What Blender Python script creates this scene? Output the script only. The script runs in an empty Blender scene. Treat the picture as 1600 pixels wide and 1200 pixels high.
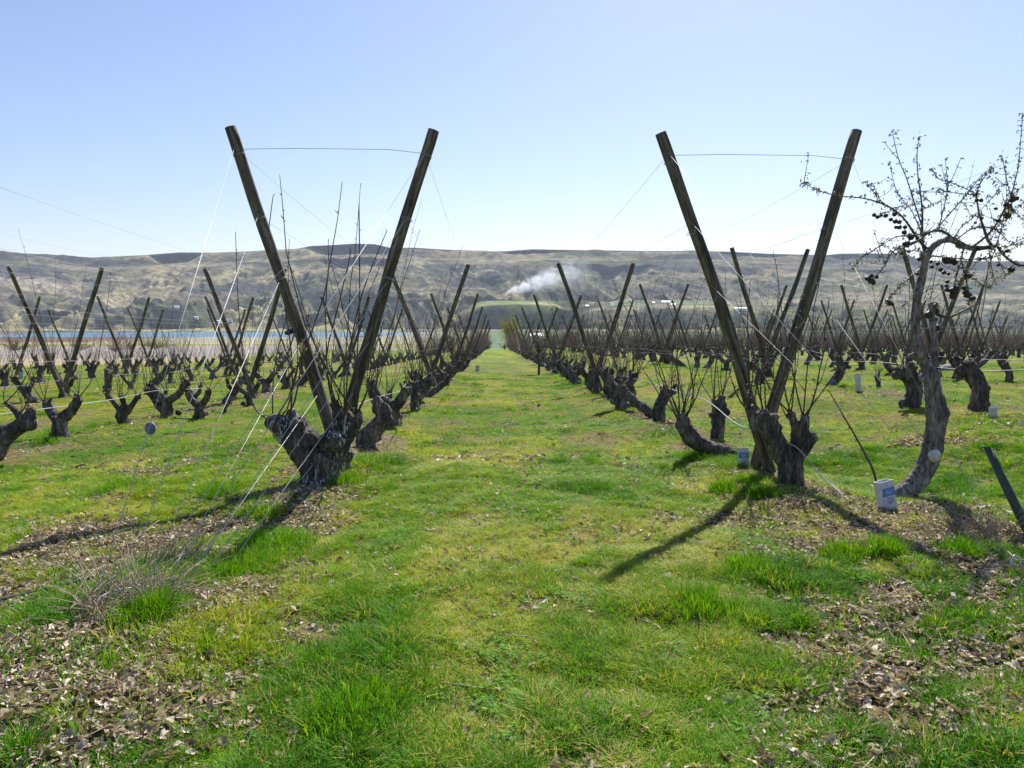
import bpy, bmesh, math, random
import numpy as np
from mathutils import Vector, Matrix, Euler, noise as mnoise
R_ = math.radians
SC = bpy.context.scene
# ------------------------------------------------------------------ camera
F = 1155.0
CAMZ = 1.5
YAW, PITCH = math.atan(27 / F), math.atan(100 / F)
cd = bpy.data.cameras.new("camera"); cam = bpy.data.objects.new("camera", cd)
SC.collection.objects.link(cam); SC.camera = cam
cam.location = (0, 0, CAMZ)
cam.rotation_euler = Euler((math.pi / 2 - PITCH, 0, -YAW))
cd.sensor_width = 36; cd.lens = F / 1600 * 36; cd.clip_start = .05; cd.clip_end = 30000
# ------------------------------------------------------------------ world, sun, exposure
SUN_EL, SUN_AZ = R_(44), R_(17)          # azimuth: from +Y towards +X
w = bpy.data.worlds.new("World"); SC.world = w; w.use_nodes = True
nt = w.node_tree; bg = nt.nodes["Background"]
sky = nt.nodes.new("ShaderNodeTexSky"); sky.sky_type = 'NISHITA'; sky.sun_disc = False
sky.sun_elevation = SUN_EL; sky.sun_rotation = SUN_AZ; sky.altitude = 200
sky.air_density = 1.25; sky.dust_density = 0.5; sky.ozone_density = 3.6
tn = nt.nodes.new("ShaderNodeMix"); tn.data_type = 'RGBA'; tn.blend_type = 'MULTIPLY'; tn.inputs[0].default_value = 1; tn.inputs[7].default_value = (1.08, .975, 1.06, 1)
nt.links.new(sky.outputs[0], tn.inputs[6]); nt.links.new(tn.outputs[2], bg.inputs[0]); bg.inputs[1].default_value = 0.064
sd = bpy.data.lights.new("sun", 'SUN'); sd.energy = 5.0; sd.angle = R_(.53); sd.color = (1, .95, .87)
sun = bpy.data.objects.new("sun", sd); SC.collection.objects.link(sun)
dsun = Vector((math.sin(SUN_AZ) * math.cos(SUN_EL), math.cos(SUN_AZ) * math.cos(SUN_EL), math.sin(SUN_EL)))
sun.rotation_euler = dsun.to_track_quat('Z', 'Y').to_euler()
sun.location = (0, 0, 30)
SC.view_settings.view_transform = 'Standard'; SC.view_settings.look = 'None'
SC.view_settings.exposure = 1.0; SC.view_settings.gamma = 1
SC.cycles.use_denoising = True
SC.cycles.max_bounces = 6; SC.cycles.volume_bounces = 1; SC.cycles.transparent_max_bounces = 8
SC.cycles.use_adaptive_sampling = True; SC.cycles.adaptive_threshold = .01
SC.cycles.volume_step_rate = 1.0; SC.cycles.volume_max_steps = 128

rnd = random.Random(11)
rng = np.random.default_rng(5)
# ------------------------------------------------------------------ numpy noise
def _h(ix, iy, s):
    n = (ix.astype(np.int64) * 374761393 + iy.astype(np.int64) * 668265263 + s * 974634777) & 0x7fffffff
    n = ((n ^ (n >> 13)) * 1274126177) & 0x7fffffff
    return ((n ^ (n >> 16)) & 0xffff) / 65535.0
def vn(x, y, s=0):
    x = np.asarray(x, float); y = np.asarray(y, float)
    ix = np.floor(x); iy = np.floor(y); fx = x - ix; fy = y - iy
    fx = fx * fx * fx * (fx * (fx * 6 - 15) + 10); fy = fy * fy * fy * (fy * (fy * 6 - 15) + 10)
    a = _h(ix, iy, s); b = _h(ix + 1, iy, s); c = _h(ix, iy + 1, s); d = _h(ix + 1, iy + 1, s)
    return (a * (1 - fx) + b * fx) * (1 - fy) + (c * (1 - fx) + d * fx) * fy
def fbm(x, y, s=0, o=4, g=.5):
    t = 0; a = 1; n = 0
    for k in range(o):
        t = t + a * vn(x * 2 ** k + 17.3 * k, y * 2 ** k - 9.1 * k, s + k); n += a; a *= g
    return t / n
def ss(a, b, x):
    t = np.clip((x - a) / (b - a), 0, 1); return t * t * (3 - 2 * t)
# ------------------------------------------------------------------ ground height
ROWS = {'L1': -1.8, 'L2': -6.9, 'L3': -12.1, 'L4': -17.0, 'L5': -22.0, 'L6': -27.0, 'R1': 2.9, 'R2': 7.8}
for i in range(3, 23): ROWS['R%d' % i] = 7.8 + 4.75 * (i - 2)
ROWX = np.array(sorted(ROWS.values()))
WATER = -36.4
def gz(x, y):
    x = np.asarray(x, float); y = np.asarray(y, float)
    left = np.maximum(-.0286 * y, -36.0)
    right = np.where(y < 138, -.0286 * y, -.0286 * 138 - .062 * (y - 138))
    yy = np.clip(y, 0, None)
    right = np.maximum(right, -30 - 6 * ss(500, 1500, yy))
    c = ss(-42, -16, x)
    z = left * (1 - c) + right * c
    lat = .44 * ss(4.0, 7.0, x) - .12 * ss(-3, -6, x)
    z = z + lat * (1 - ss(100, 300, y))
    z = z - 6 * ss(1660, 1760, y) * (1 - ss(-330, -200, x + (2000 - y) * .2)) * ss(-1150, -1000, x + (y - 1600) * .35)
    return z
def ground_px(px, py):
    lo, hi = 1.5, 140.0
    r = ray(px, py)
    for _ in range(50):
        m = (lo + hi) / 2; p = Vector((0, 0, CAMZ)) + r * (m / r.y)
        if p.z > float(gz(p.x, p.y)): lo = m
        else: hi = m
    return Vector((0, 0, CAMZ)) + r * (lo / r.y)
CM = cam.rotation_euler.to_matrix()
def ray(px, py):
    return (CM @ Vector(((px - 800) / F, (600 - py) / F, -1))).normalized()
def W(px, py, Y):
    r = ray(px, py); return Vector((0, 0, CAMZ)) + r * (Y / r.y)
def to_px(p):
    q = CM.transposed() @ (Vector(p) - Vector((0, 0, CAMZ)))
    if q.z > -.01: return None
    return 800 + F * q.x / -q.z, 600 - F * q.y / -q.z
# ------------------------------------------------------------------ object helpers
COL = SC.collection
def tag(o, label=None, cat=None, group=None, kind=None):
    if label: o['label'] = label
    if cat: o['category'] = cat
    if group: o['group'] = group
    if kind: o['kind'] = kind
    return o
def mesh_np(name, v, f, mat=None, smooth=True):
    me = bpy.data.meshes.new(name)
    v = np.asarray(v, dtype=np.float32); f = np.asarray(f, dtype=np.int32)
    me.vertices.add(len(v)); me.vertices.foreach_set('co', v.ravel())
    n, k = f.shape
    me.loops.add(n * k); me.loops.foreach_set('vertex_index', f.ravel())
    me.polygons.add(n); me.polygons.foreach_set('loop_start', np.arange(0, n * k, k, dtype=np.int32))
    if smooth: me.polygons.foreach_set('use_smooth', np.ones(n, bool))
    me.update(calc_edges=True)
    if mat: me.materials.append(mat)
    return me
def link(name, me, parent=None, loc=(0, 0, 0)):
    o = bpy.data.objects.new(name, me); COL.objects.link(o); o.location = loc
    if parent: o.parent = parent
    return o
def empty(name, loc=(0, 0, 0)):
    o = bpy.data.objects.new(name, None); COL.objects.link(o); o.location = loc; o.empty_display_size = .1
    return o
class MB:
    """collects triangles/quads as lists"""
    def __init__(s): s.v = []; s.f = []
    def tube(s, pts, rads, n=6, cap=True):
        pts = [Vector(p) for p in pts]; b = len(s.v)
        up = None
        for i, p in enumerate(pts):
            t = (pts[min(i + 1, len(pts) - 1)] - pts[max(i - 1, 0)])
            if t.length < 1e-9: t = Vector((0, 0, 1))
            t.normalize()
            if up is None:
                up = t.orthogonal().normalized()
            else:
                up = (up - t * up.dot(t))
                up = up.normalized() if up.length > 1e-6 else t.orthogonal().normalized()
            q = t.cross(up)
            r = rads[i] if hasattr(rads, '__len__') else rads
            for k in range(n):
                a = 2 * math.pi * k / n
                s.v.append(p + (up * math.cos(a) + q * math.sin(a)) * r)
        for i in range(len(pts) - 1):
            for k in range(n):
                a = b + i * n + k; c = b + i * n + (k + 1) % n
                s.f.append((a, c, c + n, a + n))
        if cap:
            for base, flip in ((b, True), (b + (len(pts) - 1) * n, False)):
                c = len(s.v); m = Vector((0, 0, 0))
                for k in range(n): m += s.v[base + k]
                s.v.append(m / n)
                for k in range(n):
                    q1, q2 = base + k, base + (k + 1) % n
                    s.f.append((c, q2, q1) if flip else (c, q1, q2))
        return s
    def box(s, c, d, m=None):
        b = len(s.v); c = Vector(c)
        for z in (-1, 1):
            for x, y in ((-1, -1), (1, -1), (1, 1), (-1, 1)):
                p = Vector((x * d[0] / 2, y * d[1] / 2, z * d[2] / 2))
                if m: p = m @ p
                s.v.append(c + p)
        for q in ((0, 3, 2, 1), (4, 5, 6, 7), (0, 1, 5, 4), (1, 2, 6, 5), (2, 3, 7, 6), (3, 0, 4, 7)):
            s.f.append(tuple(b + k for k in q))
        return s
    def poly(s, pts):
        b = len(s.v); s.v += [Vector(p) for p in pts]; s.f.append(tuple(range(b, b + len(pts)))); return s
    def ball(s, c, r, n=8, m=6, sq=(1, 1, 1)):
        b = len(s.v); c = Vector(c)
        for i in range(1, m):
            th = math.pi * i / m
            for k in range(n):
                a = 2 * math.pi * k / n
                s.v.append(c + Vector((math.sin(th) * math.cos(a) * r * sq[0], math.sin(th) * math.sin(a) * r * sq[1], math.cos(th) * r * sq[2])))
        for i in range(m - 2):
            for k in range(n):
                a = b + i * n + k; d = b + i * n + (k + 1) % n
                s.f.append((a, a + n, d + n, d))
        t = len(s.v); s.v.append(c + Vector((0, 0, r * sq[2]))); s.v.append(c - Vector((0, 0, r * sq[2])))
        for k in range(n):
            s.f.append((t, b + k, b + (k + 1) % n)); e = b + (m - 2) * n
            s.f.append((t + 1, e + (k + 1) % n, e + k))
        return s
    def mesh(s, name, mat, smooth=True):
        me = bpy.data.meshes.new(name); me.from_pydata([tuple(v) for v in s.v], [], s.f)
        if smooth: me.polygons.foreach_set('use_smooth', [True] * len(me.polygons))
        if mat: me.materials.append(mat)
        me.update(); return me
    def build(s, name, mat, parent=None, loc=(0, 0, 0), smooth=True):
        return link(name, s.mesh(name, mat, smooth), parent, loc)
def smooth_path(pts, rads, sub=4):
    """Catmull-Rom through points"""
    P = [Vector(p) for p in pts]; out = []; ro = []
    for i in range(len(P) - 1):
        p0 = P[max(i - 1, 0)]; p1 = P[i]; p2 = P[i + 1]; p3 = P[min(i + 2, len(P) - 1)]
        for k in range(sub):
            t = k / sub
            out.append(.5 * ((2 * p1) + (p2 - p0) * t + (2 * p0 - 5 * p1 + 4 * p2 - p3) * t * t + (-p0 + 3 * p1 - 3 * p2 + p3) * t ** 3))
            ro.append(rads[i] * (1 - t) + rads[i + 1] * t)
    out.append(P[-1]); ro.append(rads[-1])
    return out, ro
# ------------------------------------------------------------------ materials
def newmat(name):
    m = bpy.data.materials.new(name); m.use_nodes = True
    n = m.node_tree; return m, n, n.nodes["Principled BSDF"]
def N(n, t, **k):
    x = n.nodes.new(t)
    for a, b in k.items(): setattr(x, a, b)
    return x
def noise_node(n, coord, scale, detail=4, rough=.6, sc=None):
    t = N(n, "ShaderNodeTexNoise"); t.inputs['Scale'].default_value = scale
    t.inputs['Detail'].default_value = detail; t.inputs['Roughness'].default_value = rough
    if sc:
        mp = N(n, "ShaderNodeMapping"); mp.inputs['Scale'].default_value = sc
        n.links.new(coord, mp.inputs[0]); n.links.new(mp.outputs[0], t.inputs['Vector'])
    else: n.links.new(coord, t.inputs['Vector'])
    return t.outputs['Fac']
def ramp(n, fac, stops):
    r = N(n, "ShaderNodeValToRGB"); e = r.color_ramp.elements
    while len(e) < len(stops): e.new(.5)
    for k, (p, c) in enumerate(stops): e[k].position = p; e[k].color = (*c, 1)
    n.links.new(fac, r.inputs[0]); return r.outputs[0]
def mix(n, a, b, fac, mode='MIX'):
    m = N(n, "ShaderNodeMix", data_type='RGBA', blend_type=mode)
    for s, v in ((m.inputs[0], fac), (m.inputs[6], a), (m.inputs[7], b)):
        if isinstance(v, (int, float)): s.default_value = v
        elif isinstance(v, tuple): s.default_value = (*v, 1)
        else: n.links.new(v, s)
    return m.outputs[2]
def mth(n, op, a, b=None):
    m = N(n, "ShaderNodeMath", operation=op)
    for s, v in ((m.inputs[0], a), (m.inputs[1], b)):
        if v is None: continue
        if isinstance(v, (int, float)): s.default_value = v
        else: n.links.new(v, s)
    return m.outputs[0]
def bump(n, bs, h, strength, dist):
    b = N(n, "ShaderNodeBump"); b.inputs['Strength'].default_value = strength; b.inputs['Distance'].default_value = dist
    n.links.new(h, b.inputs['Height']); n.links.new(b.outputs[0], bs.inputs['Normal'])
def simple(name, col, rough=.7, metal=0, var=.25, scale=8, bmp=0):
    m, n, b = newmat(name); tc = N(n, "ShaderNodeTexCoord").outputs['Object']
    f = noise_node(n, tc, scale)
    c = ramp(n, f, [(.3, tuple(x * (1 - var) for x in col)), (.7, tuple(min(1, x * (1 + var)) for x in col))])
    n.links.new(c, b.inputs['Base Color']); b.inputs['Roughness'].default_value = rough; b.inputs['Metallic'].default_value = metal
    if bmp: bump(n, b, f, .6, bmp)
    return m
# bark
def bark_mat(name, dark, mid, pale, white=0.0, sc=9):
    m, n, b = newmat(name); tc = N(n, "ShaderNodeTexCoord").outputs['Object']
    f = noise_node(n, tc, sc, 6, .65, (1, 1, .35)); f2 = noise_node(n, tc, sc * 6, 5, .7, (1, 1, .22)); f3 = noise_node(n, tc, 2.2, 3)
    c = ramp(n, f, [(.33, dark), (.52, mid), (.72, pale)])
    c = mix(n, c, ramp(n, f2, [(.4, (.18, .18, .18)), (.6, (1.4, 1.36, 1.3))]), .85, 'MULTIPLY')
    if white > 0:
        fw = noise_node(n, tc, 46, 3, .6, (1, 1, .07)); wm = mth(n, 'GREATER_THAN', fw, 1 - white)
        wm2 = mth(n, 'MULTIPLY', wm, mth(n, 'GREATER_THAN', f3, .5))
        c = mix(n, c, (.55, .58, .6), wm2)
    n.links.new(c, b.inputs['Base Color']); b.inputs['Roughness'].default_value = .9
    bump(n, b, mth(n, 'ADD', mth(n, 'MULTIPLY', f2, 1.4), f), 1.0, .04)
    return m
M = {}
M['bark'] = bark_mat('bark', (.014, .011, .009), (.15, .135, .125), (.48, .45, .42))
M['bark_light'] = bark_mat('bark_light', (.035, .03, .026), (.13, .115, .105), (.3, .275, .255), sc=7)
M['bark_white'] = bark_mat('bark_whitewashed', (.02, .016, .013), (.12, .105, .095), (.36, .33, .3), white=.435)
M['shoot'] = simple('young_bark', (.065, .043, .038), .6, var=.4, scale=30)
M['twig'] = simple('far_twigs', (.2, .14, .13), .8, var=.3, scale=3)
def wood():
    m, n, b = newmat('weathered_pole'); tc = N(n, "ShaderNodeTexCoord").outputs['Object']
    f = noise_node(n, tc, 22, 6, .7, (1, 1, .06)); f2 = noise_node(n, tc, 1.3, 3); f3 = noise_node(n, tc, 30, 2, .5, (1, 1, .35))
    c = ramp(n, f, [(.38, (.03, .027, .022)), (.5, (.105, .096, .08)), (.66, (.26, .24, .205))])
    c = mix(n, c, ramp(n, f2, [(.35, (.75, .62, .5)), (.65, (1, 1.05, .85))]), .8, 'MULTIPLY')
    c = mix(n, c, ramp(n, f3, [(.3, (.45, .38, .3)), (.5, (1, 1, 1))]), .8, 'MULTIPLY')
    ck = noise_node(n, tc, 40, 2, .4, (1, 1, .025)); c = mix(n, c, (.012, .01, .008), mth(n, 'GREATER_THAN', ck, .64))
    n.links.new(c, b.inputs['Base Color']); b.inputs['Roughness'].default_value = .85
    bump(n, b, f, .8, .008); return m
M['wood'] = wood()
M['wire'] = simple('galvanised_wire', (.42, .44, .48), .55, .3, .1)
M['wire_dull'] = simple('dull_wire', (.3, .31, .34), .6, .2, .15)
M['hose_grey'] = simple('irrigation_hose', (.3, .31, .33), .35, 0, .15)
M['hose_black'] = simple('black_hose', (.035, .035, .04), .45, 0, .3)
M['tin'] = simple('tin', (.5, .5, .52), .45, .5, .15, 20)
M['yellow'] = simple('yellow_tag', (.55, .5, .1), .6)
M['black'] = simple('black_cloth', (.02, .02, .022), .9)
M['insul'] = simple('insulator_glaze', (.07, .11, .2), .35)
M['paper'] = simple('carton_white', (.46, .5, .56), .6, 0, .2, 30)
M['carton_blue'] = simple('carton_blue', (.06, .2, .5), .5, 0, .15, 30)
M['ink'] = simple('carton_ink', (.16, .22, .36), .6, 0, .1)
M['plastic'] = simple('plastic_guard', (.25, .35, .45), .5, 0, .3, 12)
M['white_plastic'] = simple('white_plastic', (.5, .53, .57), .5, 0, .2, 12)
M['stone'] = simple('fieldstone', (.2, .185, .17), .9, 0, .35, 6, .02)
M['fruit'] = simple('withered_fruit', (.028, .017, .016), .6, 0, .5, 60)
M['stake'] = simple('dark_green_stake', (.035, .06, .05), .6, 0, .3, 25)
M['wall'] = simple('barn_wall', (.75, .75, .76), .7, 0, .06, .2)
M['roof'] = simple('metal_roof', (.8, .82, .86), .4, 0, .06, .2)
M['roof_dark'] = simple('dark_roof', (.2, .2, .24), .6, 0, .1, .2)
M['dead'] = simple('dead_stalks', (.32, .26, .19), .9, 0, .35, 12)
M['dead_dark'] = simple('dead_twigs', (.14, .10, .085), .9, 0, .4, 12)
def leaf_mat(name, stops, trans=.4, rough=.6, spread=1.0):
    m = bpy.data.materials.new(name); m.use_nodes = True; n = m.node_tree; n.nodes.clear()
    out = N(n, "ShaderNodeOutputMaterial")
    at = N(n, "ShaderNodeAttribute", attribute_type='INSTANCER', attribute_name='tint')
    oi = N(n, "ShaderNodeObjectInfo")
    pos = N(n, "ShaderNodeNewGeometry").outputs['Position']
    f = mth(n, 'ADD', at.outputs['Fac'], mth(n, 'MULTIPLY', mth(n, 'SUBTRACT', noise_node(n, pos, 60, 2), .5), .35 * spread))
    c = ramp(n, f, stops)
    d = N(n, "ShaderNodeBsdfPrincipled"); t = N(n, "ShaderNodeBsdfTranslucent"); mx = N(n, "ShaderNodeMixShader")
    d.inputs['Roughness'].default_value = rough; d.inputs['Specular IOR Level'].default_value = .12
    n.links.new(c, d.inputs['Base Color']); n.links.new(mix(n, c, (1.0, 1.05, .4), 1.0, 'MULTIPLY'), t.inputs['Color'])
    mx.inputs[0].default_value = trans
    n.links.new(d.outputs[0], mx.inputs[1]); n.links.new(t.outputs[0], mx.inputs[2]); n.links.new(mx.outputs[0], out.inputs[0])
    return m
M['grass'] = leaf_mat('grass_blades', [(0, (.02, .10, .005)), (.3, (.085, .25, .007)), (.6, (.23, .36, .010)), (.82, (.40, .40, .03)), (1, (.58, .47, .19))], .42)
M['leaf'] = leaf_mat('dry_leaves', [(0, (.09, .055, .04)), (.3, (.2, .145, .11)), (.65, (.38, .3, .24)), (1, (.62, .55, .47))], .2, .7)
M['bud'] = leaf_mat('opening_buds', [(0, (.2, .22, .1)), (.5, (.36, .36, .2)), (1, (.55, .5, .38))], .4)
M['willow'] = leaf_mat('willow_leaves', [(0, (.2, .24, .03)), (1, (.42, .42, .06))], .4)

# ------------------------------------------------------------------ ground colour fields
def litter_f(x, y):
    """how much bare soil and fallen leaf lies at a point"""
    d = np.min(np.abs(np.asarray(x)[..., None] - ROWX), axis=-1)
    n = fbm(x * 1.3, y * 1.3, 3, 4)
    n2 = fbm(x * .45 + 9, y * .45, 13, 3)
    row = (1 - ss(.2, .75, d)) * ss(.44, .62, n + .05)
    row = row * (1 - .5 * ss(40, 100, y))
    a = (1 - ss(.75, 1.5, np.abs(x + 2.35 + .12 * (y - 5)))) * (1 - ss(5.9, 6.5, y)) * ss(.34, .46, n + .08)
    a2 = ss(-.75, -1.5, x) * (1 - ss(3.1, 3.9, y)) * ss(.42, .54, n + .04)
    b = (1 - ss(.7, 1.5, np.abs(x - 3.1 + .05 * (y - 5)))) * (1 - ss(6.1, 6.9, y)) * ss(.38, .5, n + .07)
    b2 = ss(.9, 1.6, x) * (1 - ss(4.0, 5.2, y)) * ss(.42, .54, n + .04)
    c = ss(.68, .78, n) * .8
    return np.clip(np.maximum.reduce([row, a, a2, b, b2, c]), 0, 1)
def dry_f(x, y):
    n = fbm(x * .9 + 31, y * .55, 21, 4)
    d = ss(.50, .66, n)
    d = np.maximum(d, np.exp(-(((x - 1.15) / .5) ** 2 + ((y - 5.35) / .55) ** 2)) * ss(.3, .5, fbm(x * 3, y * 3, 5)))
    return np.clip(d, 0, 1)
def lush_f(x, y):
    n = fbm(x * 1.1 + 5, y * 1.1 + 2, 41, 3)
    l = (1 - ss(3.9, 5.2, y)) * .95
    return np.clip(l * ss(.28, .5, n) + .9 * ss(.60, .72, n), 0, 1)

# ------------------------------------------------------------------ ground sheet
def axis(spec):
    out = [spec[0][0]]
    for a, b, st0, st1 in spec:
        p = a; 
        while p < b - 1e-6:
            t = (p - a) / (b - a); p += st0 + (st1 - st0) * t; out.append(min(p, b))
    return np.array(out)
ys = axis([(-12, 1.5, 1.2, .12), (1.5, 9, .035, .07), (9, 40, .08, .5), (40, 160, .6, 3), (160, 1800, 5, 60), (1800, 2700, 80, 100)])
xr = axis([(0, 7, .045, .055), (7, 20, .08, .3), (20, 110, .4, 2.5), (110, 2600, 6, 160)])
xs = np.concatenate([-xr[::-1], xr[1:]])
X, Y = np.meshgrid(xs, ys)
Z = gz(X, Y)
lit = litter_f(X, Y); dry = dry_f(X, Y); lush = lush_f(X, Y)
near = 1 - ss(20, 60, np.hypot(X, Y))
Z += near * ((fbm(X * 2.2, Y * 2.2, 61, 4) - .5) * .07 + (fbm(X * .5, Y * .5, 62, 2) - .5) * .12)
Z += .05 * (1 - ss(.2, .9, np.min(np.abs(X[..., None] - ROWX), axis=-1))) * (1 - ss(100, 150, Y))
nx, ny = len(xs), len(ys)
v = np.stack([X, Y, Z], -1).reshape(-1, 3)
i = np.arange(nx - 1)[None, :] + nx * np.arange(ny - 1)[:, None]
f = np.stack([i, i + 1, i + nx + 1, i + nx], -1).reshape(-1, 4)
# colour of the earth cover, with shade between tufts painted in
def C3(c): return np.array(c)[None, None, :]
def lerp(a, b, t): return a * (1 - t[..., None]) + b * t[..., None]
n1 = fbm(X * .35, Y * .2, 71, 4)
col = lerp(C3((.10, .20, .008)) * np.ones(X.shape + (1,)), C3((.23, .28, .015)), ss(.35, .65, n1))
col = lerp(col, C3((.29, .235, .075)), dry * .35)
col = lerp(col, C3((.05, .10, .018)), lush * .6)
col = lerp(col, C3((.17, .125, .095)), lit * .95)
# open fields to the left and beyond the orchard
wob = (fbm(X * .02, Y * .02, 81, 3) - .5)
thatch_shade = (1 - ss(25, 60, np.hypot(X, Y))) * (1 - lit)
col = lerp(col, col * C3((.5, .44, .45)) + C3((.022, .014, .005)), thatch_shade * .55)  # thatch plus painted-in shade between the grass tufts, darkening the near ground
mot = ss(.47, .6, fbm(X * 2.6, Y * 1.5, 75, 4)) * (1 - ss(60, 120, Y)); col = lerp(col, C3((.16, .125, .06)), mot * .8)
mot = ss(.54, .66, fbm(X * 1.7 + 20, Y * .9, 76, 4)); col = lerp(col, C3((.045, .11, .01)), mot * .6)
f_l = ss(-18, -30, X + .12 * (Y - 55)) * ss(50, 58, Y + wob * 20)
f_l = np.maximum(f_l, ss(146, 160, Y))
Yw = Y * (1 + wob * .25)
far = lerp(C3((.33, .27, .2)) * np.ones(X.shape + (1,)), C3((.25, .225, .235)), ss(72, 84, Yw))
far = lerp(far, C3((.28, .25, .26)), ss(150, 170, Yw))
far = lerp(far, C3((.22, .23, .09)), ss(230, 260, Yw))
far = lerp(far, C3((.33, .3, .2)), ss(420, 520, Yw))
far = lerp(far, C3((.27, .25, .2)), ss(1000, 1100, Yw))
far = lerp(far, C3((.15, .09, .085)), ss(1150, 1250, Yw) * ss(-620, -760, X))
far = lerp(far, C3((.07, .13, .06)), ss(700, 900, Y) * ss(-200, 60, X))
far = far * (.8 + .4 * fbm(X * .08, Y * .05, 91, 4))[..., None]
col = lerp(col, far, f_l)
gm, n, b = newmat('ground_cover')
at = N(n, "ShaderNodeAttribute", attribute_name='cover'); pos = N(n, "ShaderNodeNewGeometry").outputs['Position']
g1 = noise_node(n, pos, 14, 6, .75); g2 = noise_node(n, pos, 60, 4, .7); g3 = noise_node(n, pos, 1.6, 5, .6)
c = mix(n, at.outputs['Color'], ramp(n, g1, [(.34, (.3, .33, .25)), (.66, (1.5, 1.45, 1.4))]), .9, 'MULTIPLY')
c = mix(n, c, ramp(n, g2, [(.3, (.5, .5, .5)), (.7, (1.4, 1.4, 1.4))]), .7, 'MULTIPLY')
c = mix(n, c, ramp(n, g3, [(.3, (.75, .85, .7)), (.7, (1.2, 1.12, 1.1))]), .8, 'MULTIPLY')
n.links.new(c, b.inputs['Base Color']); b.inputs['Roughness'].default_value = 1; b.inputs['Specular IOR Level'].default_value = .1
bump(n, b, mth(n, 'ADD', g1, mth(n, 'MULTIPLY', g2, .5)), .8, .04)
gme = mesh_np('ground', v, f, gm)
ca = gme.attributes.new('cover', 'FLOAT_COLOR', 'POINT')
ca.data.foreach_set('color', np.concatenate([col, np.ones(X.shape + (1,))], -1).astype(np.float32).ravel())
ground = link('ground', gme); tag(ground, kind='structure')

# ------------------------------------------------------------------ river
m, n, b = newmat('river_water'); pos = N(n, "ShaderNodeNewGeometry").outputs['Position']
b.inputs['Base Color'].default_value = (.04, .12, .17, 1); b.inputs['Roughness'].default_value = .35
b.inputs['Specular IOR Level'].default_value = .35
bump(n, b, noise_node(n, pos, .12, 4), .7, 1.2)
river = MB().poly([(-1150, 1500, WATER), (-500, 1500, WATER), (-120, 2000, WATER), (-60, 2750, WATER), (-1500, 2750, WATER)]).build('river', m)
tag(river, kind='structure')

# ------------------------------------------------------------------ hills beyond the river
SKX = [-1500, -700, -200, 0, 60, 160, 240, 290, 350, 400, 470, 490, 530, 560, 590, 612, 650, 700, 790, 830, 900, 1000, 1090, 1140, 1200, 1290, 1310, 1355, 1400, 1418, 1440, 1500, 1600, 1900, 2600]
SKY = [400, 380, 386, 394, 399, 405, 401, 397, 397, 395, 391, 387, 385, 383, 384, 389, 389, 392, 394, 391, 392, 393, 393, 394, 397, 399, 397, 396, 397, 399, 407, 408, 408, 404, 400]
az = np.linspace(R_(-52), R_(52), 1500)
U = 773 + F * np.tan(az)
Rr = np.concatenate([np.linspace(2050, 2330, 8), np.linspace(2340, 4740, 330), np.array([4780, 4850, 5000, 5300])])
AZ, RR = np.meshgrid(az, Rr); UU = np.broadcast_to(U, AZ.shape)
fl = np.cos(AZ)                      # RR is forward distance, so image height only depends on it
HX = RR * np.tan(AZ); HY = RR
sk = np.interp(UU, SKX, SKY)
lo = np.interp(RR, [2050, 2330, 2380, 2600, 2900, 3300, 3800, 4200, 4440], [545, 519, 515, 504, 489, 470, 443, 424, 411])
lo = lo - 395 + sk * 1.0 + (395 - sk) * (1 - ss(2400, 4300, RR))
lo = lo + 0.0
z = CAMZ + RR * (500 - lo) / F
# flat shelves above the river, in front of the slopes
shelf = ss(2350, 2420, RR) * (1 - ss(2750, 2950, RR))
amp_low = ss(2380, 2560, RR) * (1 - ss(3150, 3500, RR)) * (1 - .55 * ss(1000, 1250, UU))
wx = HX + 120 * (fbm(HX / 400, HY / 400, 101, 3) - .5); wy = HY + 160 * (fbm(HX / 300 + 5, HY / 300, 102, 3) - .5)
rid = 1 - np.abs(2 * fbm(wx / 210, wy / 420, 103, 4, .45) - 1)
rid2 = 1 - np.abs(2 * fbm(wx / 330, wy / 900, 104, 5, .5) - 1)
z += amp_low * ((rid - .86) * 280 + (1 - np.abs(2 * fbm(wx / 75, wy / 130, 109, 3) - 1) - .85) * 60)
up = ss(3200, 3500, RR) * (1 - ss(4200, 4440, RR))
z += up * ((rid2 - .85) * 90 + (1 - np.abs(2 * fbm(wx / 110, wy / 320, 110, 4) - 1) - .85) * 62) * (1 - .55 * ss(1150, 1350, UU))
z += (fbm(HX / 90, HY / 120, 105, 4) - .5) * 16 * ss(2380, 2500, RR) * (1 - .8 * ss(4300, 4440, RR))
# crest: scree, then basalt cliffs, then plateau
mesa = np.maximum.reduce([np.exp(-((UU - 550) / 60) ** 4), np.exp(-((UU - 285) / 34) ** 4), .5 * np.exp(-((UU - 1350) / 55) ** 4), .3 * np.exp(-((UU - 1190) / 70) ** 4), .25 * np.exp(-((UU - 830) / 60) ** 4)])
ch = .5 + 17 * mesa + 7 * (fbm(UU / 30, UU * 0, 106, 3) - .5)
tt = ss(4440, 4600, RR)
ysl = 411 - 395 + sk
e0 = 4610 + 60 * (fbm(UU / 25, UU * 0, 107, 3) - .5)
ycl = ysl + (sk + ch - ysl) * tt
ycl = ycl + (sk - ycl) * ss(e0, e0 + 14, RR)
zc = CAMZ + RR * (500 - ycl) / F
k = ss(4400, 4440, RR)
z = z * (1 - k) + zc * k
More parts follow.
